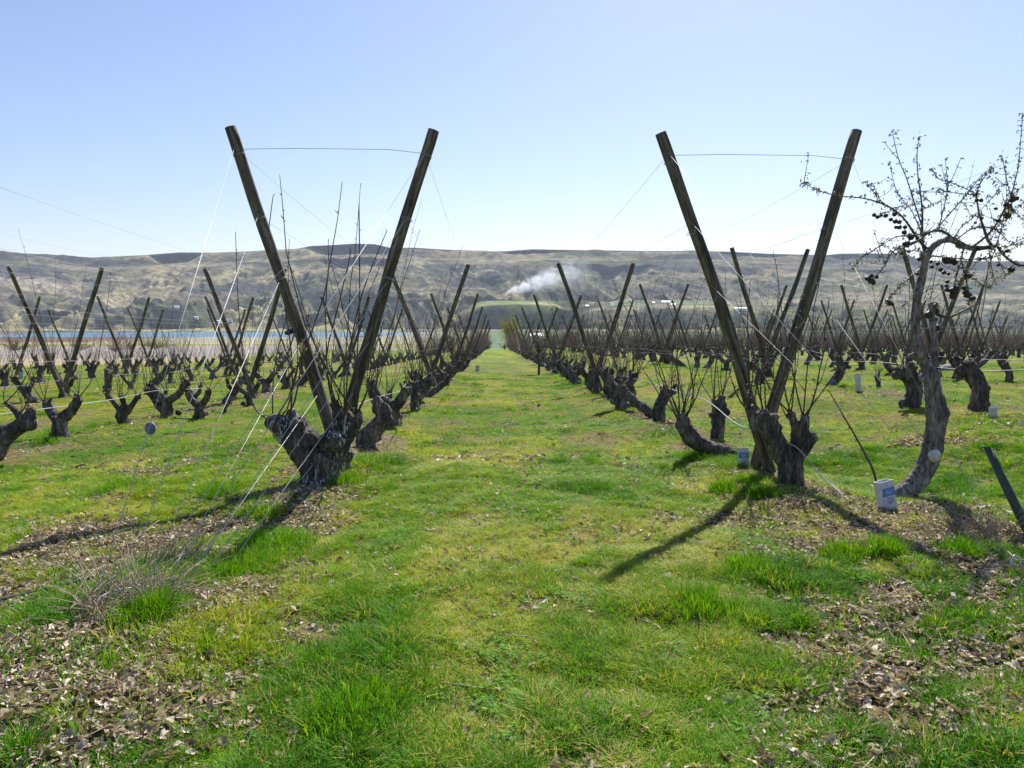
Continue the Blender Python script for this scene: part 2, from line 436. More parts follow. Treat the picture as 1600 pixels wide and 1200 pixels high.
# second, lower cliff band
for u0, wd, y0, hh in ((565, 55, 4350, 44), (950, 70, 4330, 40), (1360, 45, 4270, 18), (760, 30, 3900, 16), (60, 110, 4100, 12)):
    ms = np.exp(-((UU - u0) / wd) ** 4); e1 = y0 + 80 * (fbm(UU / 18, UU * 0, 108 + u0, 3) - .5)
    z += ms * hh * (ss(e1, e1 + 16, RR) - 1) * (1 - ss(y0 - 260, y0 - 500, RR) if False else ss(y0 - 420, y0 - 60, RR))
pl = RR > 4745
z = np.where(pl, (CAMZ + 4740 * (500 - sk) / F) - (RR - 4740) * .06, z)
# level shelf of farmland
def shelf_at(u0, wd, r0, r1, yv):
    global z
    ms = np.exp(-((UU - u0) / wd) ** 6) * ss(r0 - 170, r0, RR) * (1 - ss(r1, r1 + 60, RR))
    zt = CAMZ + r0 * (500 - yv) / F + (RR - r0) * .075
    z = z * (1 - ms) + zt * ms
shelf_at(800, 85, 2760, 3050, 476)
shelf_at(1070, 190, 2640, 3080, 479)
hv = np.stack([HX, HY, z], -1).reshape(-1, 3)
na, nr = len(az), len(Rr)
i = np.arange(na - 1)[None, :] + na * np.arange(nr - 1)[:, None]
hf = np.stack([i, i + 1, i + na + 1, i + na], -1).reshape(-1, 4)
def blob(u, r, a, b_): return np.exp(-(((UU - u) / a) ** 4 + ((RR - r) / b_) ** 4))
hn = fbm(HX / 260, HY / 500, 120, 5); hn2 = fbm(HX / 900, HY / 500, 121, 4)
hc = lerp(C3((.19, .195, .09)) * np.ones(UU.shape + (1,)), C3((.34, .30, .18)), ss(.35, .65, hn))
hc = lerp(hc, C3((.115, .15, .035)), ss(.5, .62, hn2) * .8)
hc = hc * .58
hn3 = fbm(HX / 420 + 40, HY / 130, 122, 4); hc = lerp(hc, C3((.055, .055, .068)), ss(.48, .57, hn3) * .85)
hc = lerp(hc, C3((.33, .29, .17)), ss(.52, .62, fbm(HX / 600 + 4, HY / 160, 123, 4)) * .7)
hc = lerp(hc, C3((.36, .31, .23)), np.clip(blob(40, 3900, 110, 190) * .8, 0, 1))
hc = lerp(hc, C3((.15, .19, .06)), blob(805, 2900, 72, 150) * (.5 + .5 * ss(.35, .6, hn)))
hc = lerp(hc, C3((.085, .15, .065)), np.maximum(blob(985, 2900, 40, 150), blob(1075, 2900, 38, 160)))
hc = lerp(hc, C3((.085, .14, .07)), blob(880, 3080, 70, 60) * .9)
hc = lerp(hc, hc * 1.35 + C3((.0, .012, .0)), ss(3300, 2500, RR) if False else (1 - ss(2700, 3300, RR)) * .8)
hc = lerp(hc, C3((.27, .24, .18)), blob(1300, 3300, 220, 500) * .4)
hc = lerp(hc, C3((.15, .15, .08)), (1 - ss(2330, 2360, RR)))
road = np.exp(-((UU - (945 + 14 * np.sin((RR - 2700) / 90))) / 2.0) ** 2) * ss(2640, 2700, RR) * (1 - ss(3000, 3050, RR))
road = np.maximum(road, np.exp(-((RR - (3070 + (UU - 940) * .2)) / 9) ** 2) * np.exp(-((UU - 935) / 16) ** 4))
hc = lerp(hc, C3((.5, .48, .45)), np.clip(road, 0, 1))
hm, n, b = newmat('hill_cover'); at = N(n, "ShaderNodeAttribute", attribute_name='cover'); ge = N(n, "ShaderNodeNewGeometry")
pos = ge.outputs['Position']
s1 = noise_node(n, pos, .022, 8, .7); s2 = noise_node(n, pos, .006, 5, .6, (1, .5, 2.5))
c = mix(n, at.outputs['Color'], ramp(n, s1, [(.36, (.22, .25, .28)), (.6, (1.12, 1.08, 1.04))]), .95, 'MULTIPLY')
c = mix(n, c, ramp(n, s2, [(.35, (.6, .58, .62)), (.62, (1.15, 1.15, 1.1))]), .9, 'MULTIPLY')
vo = N(n, "ShaderNodeTexVoronoi"); vo.inputs['Scale'].default_value = .045; n.links.new(pos, vo.inputs['Vector'])
dots = mth(n, 'MULTIPLY', mth(n, 'LESS_THAN', vo.outputs['Distance'], .2), mth(n, 'GREATER_THAN', noise_node(n, pos, .004, 3), .5))
c = mix(n, c, (.045, .055, .04), mth(n, 'MULTIPLY', dots, .8))
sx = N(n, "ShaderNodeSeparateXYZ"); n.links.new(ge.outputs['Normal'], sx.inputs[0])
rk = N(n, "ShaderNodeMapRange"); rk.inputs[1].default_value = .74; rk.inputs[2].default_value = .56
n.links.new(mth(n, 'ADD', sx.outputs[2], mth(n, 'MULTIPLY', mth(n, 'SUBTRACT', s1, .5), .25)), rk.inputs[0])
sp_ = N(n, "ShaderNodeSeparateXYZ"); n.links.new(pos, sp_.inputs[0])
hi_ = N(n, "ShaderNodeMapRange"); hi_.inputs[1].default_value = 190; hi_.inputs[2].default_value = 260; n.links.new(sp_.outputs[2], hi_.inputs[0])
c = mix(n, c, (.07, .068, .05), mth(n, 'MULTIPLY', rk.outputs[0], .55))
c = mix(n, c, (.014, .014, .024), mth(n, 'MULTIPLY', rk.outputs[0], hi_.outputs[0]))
n.links.new(c, b.inputs['Base Color']); b.inputs['Roughness'].default_value = 1; b.inputs['Specular IOR Level'].default_value = .05
bump(n, b, s1, .8, 9)
hme = mesh_np('hills', hv, hf, hm)
ca = hme.attributes.new('cover', 'FLOAT_COLOR', 'POINT')
ca.data.foreach_set('color', np.concatenate([hc, np.ones(UU.shape + (1,))], -1).astype(np.float32).ravel())
hills = link('hills', hme); tag(hills, kind='structure')
def hill_point(px, py):
    """where the view line of a photograph pixel meets the hill terrain"""
    iu = int(np.argmin(np.abs(U - px))); best = None
    for j in range(nr):
        p = to_px((HX[j, iu], HY[j, iu], z[j, iu]))
        if p[1] <= py: return Vector((HX[j, iu], HY[j, iu], z[j, iu]))
    return Vector((HX[20, iu], HY[20, iu], z[20, iu]))

# ------------------------------------------------------------------ grass and fallen leaves (instanced points)
def scatter(name, P, rot, scl, srcs, tint, label, kind='stuff'):
    col_ = bpy.data.collections.new(name + '_source')
    for s_ in srcs: col_.objects.link(s_)
    me = bpy.data.meshes.new(name); npts = len(P)
    me.vertices.add(npts); me.vertices.foreach_set('co', P.astype(np.float32).ravel())
    a = me.attributes.new('rotv', 'FLOAT_VECTOR', 'POINT'); a.data.foreach_set('vector', rot.astype(np.float32).ravel())
    a = me.attributes.new('sclv', 'FLOAT_VECTOR', 'POINT'); a.data.foreach_set('vector', scl.astype(np.float32).ravel())
    a = me.attributes.new('tint', 'FLOAT', 'POINT'); a.data.foreach_set('value', tint.astype(np.float32))
    a = me.attributes.new('vi', 'INT', 'POINT'); a.data.foreach_set('value', rng.integers(0, len(srcs), npts).astype(np.int32))
    o = link(name, me); tag(o, label, name.replace('_', ' '), kind=kind)
    g = bpy.data.node_groups.new(name, 'GeometryNodeTree')
    g.interface.new_socket('Geometry', in_out='INPUT', socket_type='NodeSocketGeometry')
    g.interface.new_socket('Geometry', in_out='OUTPUT', socket_type='NodeSocketGeometry')
    gi = g.nodes.new('NodeGroupInput'); go = g.nodes.new('NodeGroupOutput')
    iop = g.nodes.new('GeometryNodeInstanceOnPoints'); ci = g.nodes.new('GeometryNodeCollectionInfo')
    ci.inputs['Collection'].default_value = col_; ci.inputs['Separate Children'].default_value = True; ci.inputs['Reset Children'].default_value = True
    def na_(nm, dt):
        q = g.nodes.new('GeometryNodeInputNamedAttribute'); q.data_type = dt; q.inputs['Name'].default_value = nm
        return q.outputs['Attribute']
    er = g.nodes.new('FunctionNodeEulerToRotation')
    L = g.links.new
    L(gi.outputs[0], iop.inputs['Points']); L(ci.outputs[0], iop.inputs['Instance']); iop.inputs['Pick Instance'].default_value = True
    L(na_('vi', 'INT'), iop.inputs['Instance Index']); L(na_('rotv', 'FLOAT_VECTOR'), er.inputs[0]); L(er.outputs[0], iop.inputs['Rotation'])
    L(na_('sclv', 'FLOAT_VECTOR'), iop.inputs['Scale']); L(iop.outputs[0], go.inputs[0])
    md = o.modifiers.new('scatter', 'NODES'); md.node_group = g
    return o
def ground_z_fine(x, y):
    iy = np.clip(np.searchsorted(ys, y) - 1, 0, ny - 2); ix = np.clip(np.searchsorted(xs, x) - 1, 0, nx - 2)
    tx = (x - xs[ix]) / (xs[ix + 1] - xs[ix]); ty = (y - ys[iy]) / (ys[iy + 1] - ys[iy])
    return (Z[iy, ix] * (1 - tx) + Z[iy, ix + 1] * tx) * (1 - ty) + (Z[iy + 1, ix] * (1 - tx) + Z[iy + 1, ix + 1] * tx) * ty
def gh(x, y): return float(ground_z_fine(np.array([x]), np.array([y]))[0])
def tuft(nb, h, spread, wd, seed, droop=.5):
    r = random.Random(seed); vs = []; fs = []
    for _ in range(nb):
        a = r.uniform(0, 6.283); d = spread * math.sqrt(r.random()); bx, by = d * math.cos(a), d * math.sin(a)
        la = a + r.uniform(-1, 1); hh = h * r.uniform(.5, 1.1); ln = hh * r.uniform(.1, droop + .3)
        ww = wd * r.uniform(.7, 1.2); pa = la + math.pi / 2 + r.uniform(-.6, .6)
        b0 = len(vs)
        for k, t in enumerate((0, .4, .75, 1)):
            cx = bx + math.cos(la) * ln * t * t; cy = by + math.sin(la) * ln * t * t; cz = hh * (t - .25 * droop * t * t * t) - (.01 if k == 0 else 0)
            w_ = ww * (1, .85, .55, .05)[k] / 2
            vs.append((cx - math.cos(pa) * w_, cy - math.sin(pa) * w_, cz)); vs.append((cx + math.cos(pa) * w_, cy + math.sin(pa) * w_, cz))
        for k in range(3): fs.append((b0 + 2 * k, b0 + 2 * k + 1, b0 + 2 * k + 3, b0 + 2 * k + 2))
    return mesh_np('tuft', vs, fs, M['grass'])
def src(me): return bpy.data.objects.new(me.name, me)
near_t = [src(tuft(20, .10, .055, .0042, 100 + k, .8)) for k in range(6)]
far_t = [src(tuft(16, .075, .11, .009, 200 + k, .6)) for k in range(4)]
def wedge(n_, y0, y1, m_=.74):
    yy = np.sqrt(rng.uniform(y0 * y0, y1 * y1, n_)); xx = yy * (rng.uniform(-m_, m_ + .03, n_) + 27 / F)
    return xx, yy
def grass_pts(x, y, hscale, keep_litter):
    l = litter_f(x, y); d = dry_f(x, y); lu = lush_f(x, y)
    cl = fbm(x * 4.5, y * 4.5, 151, 3)
    keep = rng.random(len(x)) < np.clip((1 - keep_litter * l) * (.42 + .75 * ss(.34, .6, cl)), 0, 1)
    keep &= rng.random(len(x)) > ss(.6, .7, fbm(x * 2.1 + 50, y * 1.6, 156, 3)) * .85
    keep |= (rng.random(len(x)) < ss(.58, .66, fbm(x * 2.5, y * 2.5, 152, 2)) * .5)
    x, y, l, d, lu, cl = (q[keep] for q in (x, y, l, d, lu, cl))
    z_ = ground_z_fine(x, y)
    dr = np.min(np.abs(x[:, None] - ROWX), axis=1)
    tall = .24 + .42 * lu * (.4 + .9 * ss(.38, .58, cl)) + .22 * ss(.52, .7, cl) + .4 * (1 - ss(.3, .9, dr)) * ss(.5, .65, fbm(x * 1.4, y * 1.4, 153, 2))
    tall *= (1 - .35 * d) * rng.uniform(.6, 1.25, len(x)) * hscale
    sc = np.stack([.75 + .35 * tall, .75 + .35 * tall, tall], 1)
    ti = .48 + .2 * d - .24 * lu + .34 * (fbm(x * .8, y * .8, 154, 3) - .5) + rng.normal(0, .09, len(x)) + .08 * l
    ti += .22 * (fbm(x * 5, y * 5, 155, 2) - .5)
    ti = np.where(rng.random(len(x)) < .07 + .2 * d, rng.uniform(.85, 1, len(x)), ti)
    rot = np.stack([rng.normal(0, .16, len(x)), rng.normal(0, .16, len(x)), rng.uniform(0, 6.28, len(x))], 1)
    return np.stack([x, y, z_], 1), rot, sc, np.clip(ti, 0, 1)
P1 = grass_pts(*wedge(105000, 1.9, 9.5), 1.0, .95)
scatter('grass', P1[0], P1[1], P1[2], near_t, P1[3], 'tufts of green and yellowish grass growing over the orchard floor near the camera')
P2 = grass_pts(*wedge(80000, 9, 34), 1.0, .85)
scatter('distant_grass', P2[0], P2[1], P2[2] * np.array([[1, 1, .9]]), far_t, P2[3], 'shorter mown grass further along the lane and between the rows')
# clover and other low broad-leaved weeds
def clover(seed):
    r = random.Random(seed); b_ = MB()
    for _ in range(11):
        a = r.uniform(0, 6.28); d = .05 * math.sqrt(r.random()); h = r.uniform(.012, .045); c_ = Vector((d * math.cos(a), d * math.sin(a), h))
        for k in range(3):
            t = a + k * 2.09; u_ = Vector((math.cos(t), math.sin(t), r.uniform(-.1, .35))) * r.uniform(.008, .014); w_ = Vector((-math.sin(t), math.cos(t), 0)) * .0065
            b_.poly([c_, c_ + u_ * .6 + w_, c_ + u_ * 1.2, c_ + u_ * .6 - w_])
    return b_.mesh('clover', M['grass'], False)
x, y = wedge(60000, 1.9, 14); k = rng.random(len(x)) < (ss(.70, .78, fbm(x * 2.2 + 3, y * 1.8 + 8, 171, 3)) * .4 + .03) * (litter_f(x, y) < .3); x, y = x[k], y[k]; n_ = len(x)
scatter('clover', np.stack([x, y, ground_z_fine(x, y) + .004], 1), np.stack([rng.normal(0, .1, n_), rng.normal(0, .1, n_), rng.uniform(0, 6.28, n_)], 1),
        np.ones((n_, 3)) * rng.uniform(.6, 1.15, (n_, 1)), [src(clover(k)) for k in range(4)], np.clip(rng.normal(.3, .1, n_), 0, 1), 'low patches of dark green clover and weeds in the turf')
# lone bright clumps of tall grass, countable only as a mass
cx = []; 
for (px, py, n_, rad) in ((240, 985, 150, .13), (1190, 780, 90, .16), (1130, 770, 60, .14), (1080, 720, 70, .2), (570, 735, 60, .2), (540, 765, 60, .18), (345, 775, 70, .2), (70, 700, 30, .22), (90, 685, 40, .25),
                          (370, 900, 90, .25), (430, 860, 70, .25), (1320, 880, 40, .13), (1380, 880, 60, .13), (1500, 880, 50, .12), (155, 665, 20, .25), (300, 630, 20, .3), (1170, 900, 60, .2), (1100, 960, 80, .22), (560, 1120, 120, .2), (1020, 560 + 80, 30, .3)):
    g_ = ground_px(px, py)
    a = rng.uniform(0, 6.28, n_); d = rad * np.sqrt(rng.random(n_))
    cx.append(np.stack([g_.x + d * np.cos(a), g_.y + d * np.sin(a) * 1.4, 1.25 - .6 * d / rad], 1))
cx = np.concatenate(cx); nn = len(cx)
tall_t = [src(tuft(13, .15, .035, .0052, 300 + k, .55)) for k in range(4)]
scatter('tall_grass', np.stack([cx[:, 0], cx[:, 1], ground_z_fine(cx[:, 0], cx[:, 1])], 1),
        np.stack([rng.normal(0, .15, nn), rng.normal(0, .15, nn), rng.uniform(0, 6.28, nn)], 1),
        np.stack([np.ones(nn), np.ones(nn), cx[:, 2] * rng.uniform(.7, 1.2, nn)], 1), tall_t, np.clip(rng.normal(.38, .1, nn), 0, 1),
        'taller bright green grass clumps beside the trunks and in the foreground')
def leaf_mesh(seed):
    r = random.Random(seed); L = r.uniform(.045, .07); wd = L * r.uniform(.3, .42); cu = r.uniform(-1, 1); fo = r.uniform(.2, 1.1); tw = r.uniform(-1.2, 1.2)
    vs = []; fs = []; nl, nw = 7, 5
    for a in range(nl):
        t = a / (nl - 1); ww = wd * math.sin(math.pi * min(1, t * .94 + .04)) ** .8 * (1 + .18 * math.sin(a * 2.4 + seed))
        for b_ in range(nw):
            s_ = b_ / (nw - 1) * 2 - 1
            x_ = s_ * ww * math.cos(fo * abs(s_)); zz = abs(s_) ** 1.3 * ww * math.sin(fo) * 1.1 + .006 * math.sin(a * 1.9 + b_ * 2.1 + seed) + cu * L * (t - .5) ** 2
            y_ = (t - .5) * L * 2 * .7; an = tw * (t - .5)
            vs.append((x_ * math.cos(an) - zz * math.sin(an), y_, x_ * math.sin(an) + zz * math.cos(an)))
    for a in range(nl - 1):
        for b_ in range(nw - 1):
            q = a * nw + b_; fs.append((q, q + 1, q + nw + 1, q + nw))
    return mesh_np('fallen_leaf', vs, fs, M['leaf'])
lsrc = [src(leaf_mesh(k)) for k in range(8)]
x, y = wedge(150000, 1.9, 9.5); l = litter_f(x, y); k = rng.random(len(x)) < np.clip(l * (.35 + .65 * ss(.35, .6, fbm(x * 5, y * 5, 163, 2))) + .05 + .02 * (y < 4.6), 0, 1)
x, y = x[k], y[k]; n_ = len(x)
x2, y2 = wedge(30000, 9, 30); l2 = litter_f(x2, y2); k2 = rng.random(len(x2)) < l2 * .35 + .02
x = np.concatenate([x, x2[k2]]); y = np.concatenate([y, y2[k2]]); n_ = len(x)
s_ = .25 + .5 * rng.random(n_) ** 1.6; s_[y > 9] *= 1.9
scatter('fallen_leaves', np.stack([x, y, ground_z_fine(x, y) + .006 + rng.random(n_) * .022], 1),
        np.stack([rng.normal(0, .6, n_), rng.normal(0, .6, n_), rng.uniform(0, 6.28, n_)], 1), np.stack([s_, s_, s_], 1), lsrc, np.clip(rng.normal(.66, .26, n_), 0, 1),
        'curled tan and brown dead leaves lying along the rows')
# pruned sticks and straw in the litter
def stick(seed):
    r = random.Random(seed); L = r.uniform(.1, .22); b_ = MB()
    b_.tube([(0, -L, 0), (r.uniform(-.01, .01), 0, r.uniform(-.004, .012)), (r.uniform(-.03, .03), L, 0)], [.0035, .003, .0015], 4)
    return b_.mesh('stick', M['dead'])
x, y = wedge(16000, 1.9, 16); l = litter_f(x, y); k = rng.random(len(x)) < l * .4 + .03; x, y = x[k], y[k]; n_ = len(x)
scatter('straw_litter', np.stack([x, y, ground_z_fine(x, y) + .02], 1), np.stack([rng.normal(0, .12, n_), rng.normal(0, .12, n_), rng.uniform(0, 6.28, n_)], 1),
        np.ones((n_, 3)) * rng.uniform(.4, 1.0, (n_, 1)), [src(stick(k)) for k in range(5)], np.zeros(n_), 'dry straw and snapped twigs lying among the fallen leaves')

# ------------------------------------------------------------------ gnarled trunks
def fuse(limbs, knobs, vox, mat, name='trunk', seed=0, amp=.02, cut=True):
    """tubes joined by a voxel remesh and roughened into bark"""
    b_ = MB()
    for pts, rads in limbs:
        p, r = smooth_path(pts, rads, 4); b_.tube(p, r, 14)
    for c_, r in knobs: b_.ball(c_, r, 10, 8, (1, 1, .85))
    me = b_.mesh('tmp', None); o = bpy.data.objects.new('tmp', me); COL.objects.link(o)
    md = o.modifiers.new('r', 'REMESH'); md.mode = 'VOXEL'; md.voxel_size = vox; md.use_smooth_shade = True
    dg = bpy.context.evaluated_depsgraph_get(); dg.update()
    me2 = bpy.data.meshes.new_from_object(o.evaluated_get(dg)); bpy.data.objects.remove(o); me2.name = name
    n_ = len(me2.vertices); co = np.empty(n_ * 3, np.float32); me2.vertices.foreach_get('co', co); co = co.reshape(-1, 3)
    no = np.empty(n_ * 3, np.float32); me2.vertices.foreach_get('normal', no); no = no.reshape(-1, 3)
    out = np.empty(n_, np.float32)
    for k in range(n_):
        c = Vector(co[k].tolist()); q = Vector((c.x * 22, c.y * 22, c.z * 6)) + Vector((seed * 3.1, 0, 0))
        out[k] = ((.45 - abs(mnoise.noise(q)) * 1.9) * .55 + (.4 - abs(mnoise.noise(q * 2.1)) * 1.8) * .28 + mnoise.noise(c * 11 + Vector((0, seed, 0))) * .5) * amp
    co += no * out[:, None]
    me2.vertices.foreach_set('co', co.ravel()); me2.materials.clear(); me2.materials.append(mat)
    me2.polygons.foreach_set('use_smooth', [True] * len(me2.polygons)); me2.update()
    return me2
def shoot_path(r, p, L, lean=(0, 0), curve=.15, n_=7):
    """a young whip: points"""
    p = Vector(p); d = Vector((lean[0] + r.gauss(0, .24), lean[1] + r.gauss(0, .22), 1)).normalized()
    start = d.copy(); start.x += r.gauss(0, .8); start.y += r.gauss(0, .6); start.z *= .6; start.normalize()
    pts = [p.copy()]; q = p.copy(); dd = start
    for k in range(n_):
        dd = (dd * (1 - .45) + d * .45 + Vector((r.gauss(0, .07), r.gauss(0, .07), 0))).normalized()
        q = q + dd * (L / n_); pts.append(q.copy())
    return pts
def add_shoots(b_, r, tips, nmin, nmax, Lr, rad=.0065, spurs=True, sides=5, lean=0):
    for (tp, tr) in tips:
        for _ in range(r.randint(nmin, nmax)):
            a = r.uniform(0, 6.28); p = Vector(tp) + Vector((math.cos(a) * tr * .75, math.sin(a) * tr * .75, -.01 - r.random() * .05))
            L = r.uniform(Lr[0], (Lr[0] + Lr[1]) / 2) * (1 if r.random() < .7 else .6) if r.random() < .6 or Lr[1] < 1.5 else r.uniform(Lr[1] * .7, Lr[1] * 1.25)
            pts = shoot_path(r, p, L, ((tp[0]) * .35 + lean, 0))
            n_ = len(pts); rr = rad * r.uniform(.7, 1.25)
            b_.tube(pts, [rr * (1.35 - .95 * k / (n_ - 1)) for k in range(n_)], sides)
            if spurs:
                for k in range(1, n_ - 1):
                    for _q in range(2):
                        t = r.random(); c = pts[k].lerp(pts[k + 1], t); a = r.uniform(0, 6.28)
                        e = c + Vector((math.cos(a), math.sin(a), .9)) * r.uniform(.012, .035)
                        b_.tube([c, e], [rr * .7, rr * .45], 4)
                if r.random() < .4:
                    k = r.randint(1, 3); sp = shoot_path(r, pts[k], L * .4, (r.gauss(0, .4), 0), n_=4)
                    b_.tube(sp, [rr * .7, rr * .6, rr * .5, rr * .4, rr * .3], 4)
def stump_spec(style, seed):
    r = random.Random(seed * 77 + 5); g = lambda s: r.gauss(0, s)
    limbs = []; knobs = []; tips = []
    R0 = r.uniform(.085, .125)
    if style == 'fork':
        h0 = r.uniform(.22, .34); c = (g(.03), g(.03), h0)
        limbs.append(([(0, 0, -.15), (0, 0, .02), (g(.02), g(.02), h0 * .5), c], [R0 * 1.3, R0 * 1.12, R0, R0 * .95]))
        a = r.uniform(-.5, .5)
        for s in (-1, 1):
            L = r.uniform(.25, .48); dx = s * math.cos(a) * L * r.uniform(.5, .85); dy = s * math.sin(a) * L * .7
            e = (c[0] + dx, c[1] + dy, h0 + L * r.uniform(.7, 1)); m_ = (c[0] + dx * .6, c[1] + dy * .6, h0 + L * .35)
            limbs.append(([c, m_, e], [R0 * .85, R0 * .68, R0 * .6])); tips.append((e, R0 * .6))
    elif style == 'lean':
        s = r.choice((-1, 1)); L = r.uniform(.35, .6); h = r.uniform(.5, .75); e = (s * L, g(.1), h)
        limbs.append(([(0, 0, -.15), (0, 0, .02), (s * L * .45, g(.03), h * .38), (s * L * .85, g(.05), h * .72), e], [R0 * 1.25, R0 * 1.05, R0 * .95, R0 * .85, R0 * .72]))
        tips.append((e, R0 * .7))
        if r.random() < .7:
            q = (s * L * .5, 0, h * .45); e2 = (s * L * .2, g(.1), h * .95); limbs.append(([q, ((q[0] + e2[0]) / 2 - s * .05, e2[1] / 2, (q[2] + e2[2]) / 2), e2], [R0 * .6, R0 * .5, R0 * .42])); tips.append((e2, R0 * .4))
    elif style == 'post':
        h = r.uniform(.45, .68); e = (g(.06), g(.06), h)
        limbs.append(([(0, 0, -.15), (0, 0, .02), (g(.04), g(.04), h * .5), e], [R0 * 1.2, R0 * 1.0, R0 * .9, R0 * .95])); tips.append((e, R0 * .9))
        knobs.append(((e[0] + g(.06), e[1] + g(.05), h * .85), R0 * .75))
        if r.random() < .6:
            s = r.choice((-1, 1)); e2 = (e[0] + s * .17, e[1] + g(.05), h + .16); limbs.append(([(e[0], e[1], h * .7), (e[0] + s * .12, e[1], h * .9), e2], [R0 * .5, R0 * .42, R0 * .35])); tips.append((e2, R0 * .32))
    elif style == 'hook':
        s = r.choice((-1, 1)); h = r.uniform(.5, .7)
        limbs.append(([(0, 0, -.15), (0, 0, .03), (s * .16, g(.03), h * .3), (s * .24, g(.03), h * .62), (s * .13, g(.03), h)], [R0 * 1.1, R0, R0 * .95, R0 * .95, R0 * .7])); tips.append(((s * .13, 0, h), R0 * .6))
        knobs.append(((s * .26, 0, h * .68), R0 * .8))
        e2 = (s * .4, g(.05), h * .98); limbs.append(([(s * .24, 0, h * .6), (s * .33, 0, h * .8), e2], [R0 * .55, R0 * .45, R0 * .4])); tips.append((e2, R0 * .38))
    else:  # three
        h0 = r.uniform(.3, .42); limbs.append(([(0, 0, -.15), (0, 0, .02), (g(.03), g(.03), h0 * .6), (0, 0, h0)], [R0 * 1.35, R0 * 1.15, R0 * 1.1, R0 * 1.1]))
        for s in (-1, 0, 1):
            L = r.uniform(.2, .38); e = (s * L * .9 + g(.03), g(.1), h0 + L); limbs.append(([(s * .03, 0, h0 * .8), (s * L * .5, 0, h0 + L * .4), e], [R0 * .75, R0 * .55, R0 * .48])); tips.append((e, R0 * .46))
    for e, tr in tips:
        for _ in range(3): knobs.append(((e[0] + g(.03), e[1] + g(.03), e[2] - r.random() * .09), tr * r.uniform(.4, .75)))
        for _ in range(3):
            aa = r.uniform(0, 6.28); q1 = (e[0] + math.cos(aa) * tr * .6, e[1] + math.sin(aa) * tr * .6, e[2] - .05); q2 = (e[0] + math.cos(aa) * tr * 1.4, e[1] + math.sin(aa) * tr * 1.4, e[2] + r.uniform(.0, .09))
            limbs.append(([q1, q2], [tr * .45, tr * r.uniform(.22, .36)]))
    for _ in range(3):
        p, rr = limbs[0]; k = r.randint(1, len(p) - 1); knobs.append(((p[k][0] + g(.06), p[k][1] + g(.06), max(.05, p[k][2] + g(.05))), rr[k] * r.uniform(.45, .75)))
    return limbs, knobs, tips
LOOK = {'fork': 'forked', 'lean': 'leaning', 'post': 'upright', 'hook': 'hooked', 'three': 'three-armed'}
VAR = []
for k, st in enumerate(['fork', 'lean', 'post', 'fork', 'hook', 'three', 'lean', 'post', 'fork', 'three', 'hook', 'lean', 'fork', 'post']):
    lb, kn, tp = stump_spec(st, k)
    me = fuse(lb, kn, .017, M['bark'] if k % 4 != 1 else M['bark_light'], 'trunk', k, .022)
    b_ = MB(); add_shoots(b_, random.Random(900 + k), tp, 4, 8, (.6, 2.3), .0047)
    VAR.append((st, me, b_.mesh('crown', M['shoot']), tp))
# ------------------------------------------------------------------ poles
def pole_mesh(seed, r0=.062):
    r = random.Random(seed); H = 3.86; n_ = 30; pts = []; rad = []
    bx, by = r.gauss(0, .02), r.gauss(0, .02)
    for k in range(n_ + 1):
        t = k / n_; pts.append((bx * math.sin(t * 3) + .006 * math.sin(t * 11 + seed), by * math.sin(t * 3.3), H * t - .15)); rad.append(r0 * (1.12 - .16 * t) * (1 + .03 * mnoise.noise(Vector((t * 9, seed, 0)))))
    b_ = MB(); b_.tube(pts, rad, 18)
    for q in b_.v:
        q.x += mnoise.noise(Vector((q.x * 12, q.y * 12, q.z * 1.2 + seed))) * .009; q.y += mnoise.noise(Vector((q.y * 12, q.x * 12, q.z * 1.2 - seed))) * .005
    me = b_.mesh('trellis_pole', M['wood'])
    me.polygons.foreach_set('use_smooth', [len(p.vertices) == 4 for p in me.polygons]); return me
PM = [pole_mesh(k) for k in range(5)]
SL = 1.16 / 3.32          # how far the poles lean out per metre of height
ORD = ['front', 'second', 'third', 'fourth', 'fifth', 'sixth', 'seventh', 'eighth', 'ninth', 'tenth', '11th', '12th', '13th', '14th', '15th', '16th', '17th', '18th', '19th', '20th']
def ordn(k):
    if k < 20: return ORD[k] if k else 'first'
    n_ = k + 1; return '%d%s' % (n_, {1: 'st', 2: 'nd', 3: 'rd'}.get(n_ % 10 if n_ % 100 not in (11, 12, 13) else 0, 'th'))
ROWN = {}
for k_ in ROWS:
    ROWN[k_] = '%s row %s of the lane' % (ordn(int(k_[1:]) - 1), 'left' if k_[0] == 'L' else 'right')
def in_view(x, y, m_=12, h=0):
    p = to_px((x, y, float(gz(x, y)) + h)); return p is not None and -m_ < p[0] < 1600 + m_
def pole(x, y, s, label, seed, loc=None, group='poles of the V-shaped trellis'):
    o = link('trellis_pole', PM[seed % 5]); z0 = gh(x, y)
    # base on the side opposite the lean, the two poles crossing at 0.4 m
    o.location = (x - s * SL * .42, y + s * .1, z0 - .02)
    o.rotation_euler = Euler((random.Random(seed).gauss(0, .012), math.atan(SL) * s + random.Random(seed + 9).gauss(0, .01), 0), 'XYZ')
    o.scale = (1, 1, 1.0 / math.cos(math.atan(SL)) * .985 if True else 1)
    if loc:
        a, b = W(*loc[0]), W(*loc[1]); dv = b - a; o.location = a - dv.normalized() * .12
        o.rotation_euler = dv.to_track_quat('Z', 'X').to_euler(); o.scale = (1, 1, (dv.length + .12) / 3.7)
    tag(o, label, 'pole', group); return o
NEARP = {('L1', 0, -1): ((527, 700, 7.95), (360, 201, 7.95)), ('L1', 0, 1): ((528, 700, 8.15), (677, 205, 8.15)),
         ('R1', 0, -1): ((1208, 760, 7.95), (1032, 210, 7.95)), ('R1', 0, 1): ((1170, 760, 8.15), (1339, 206, 8.15))}
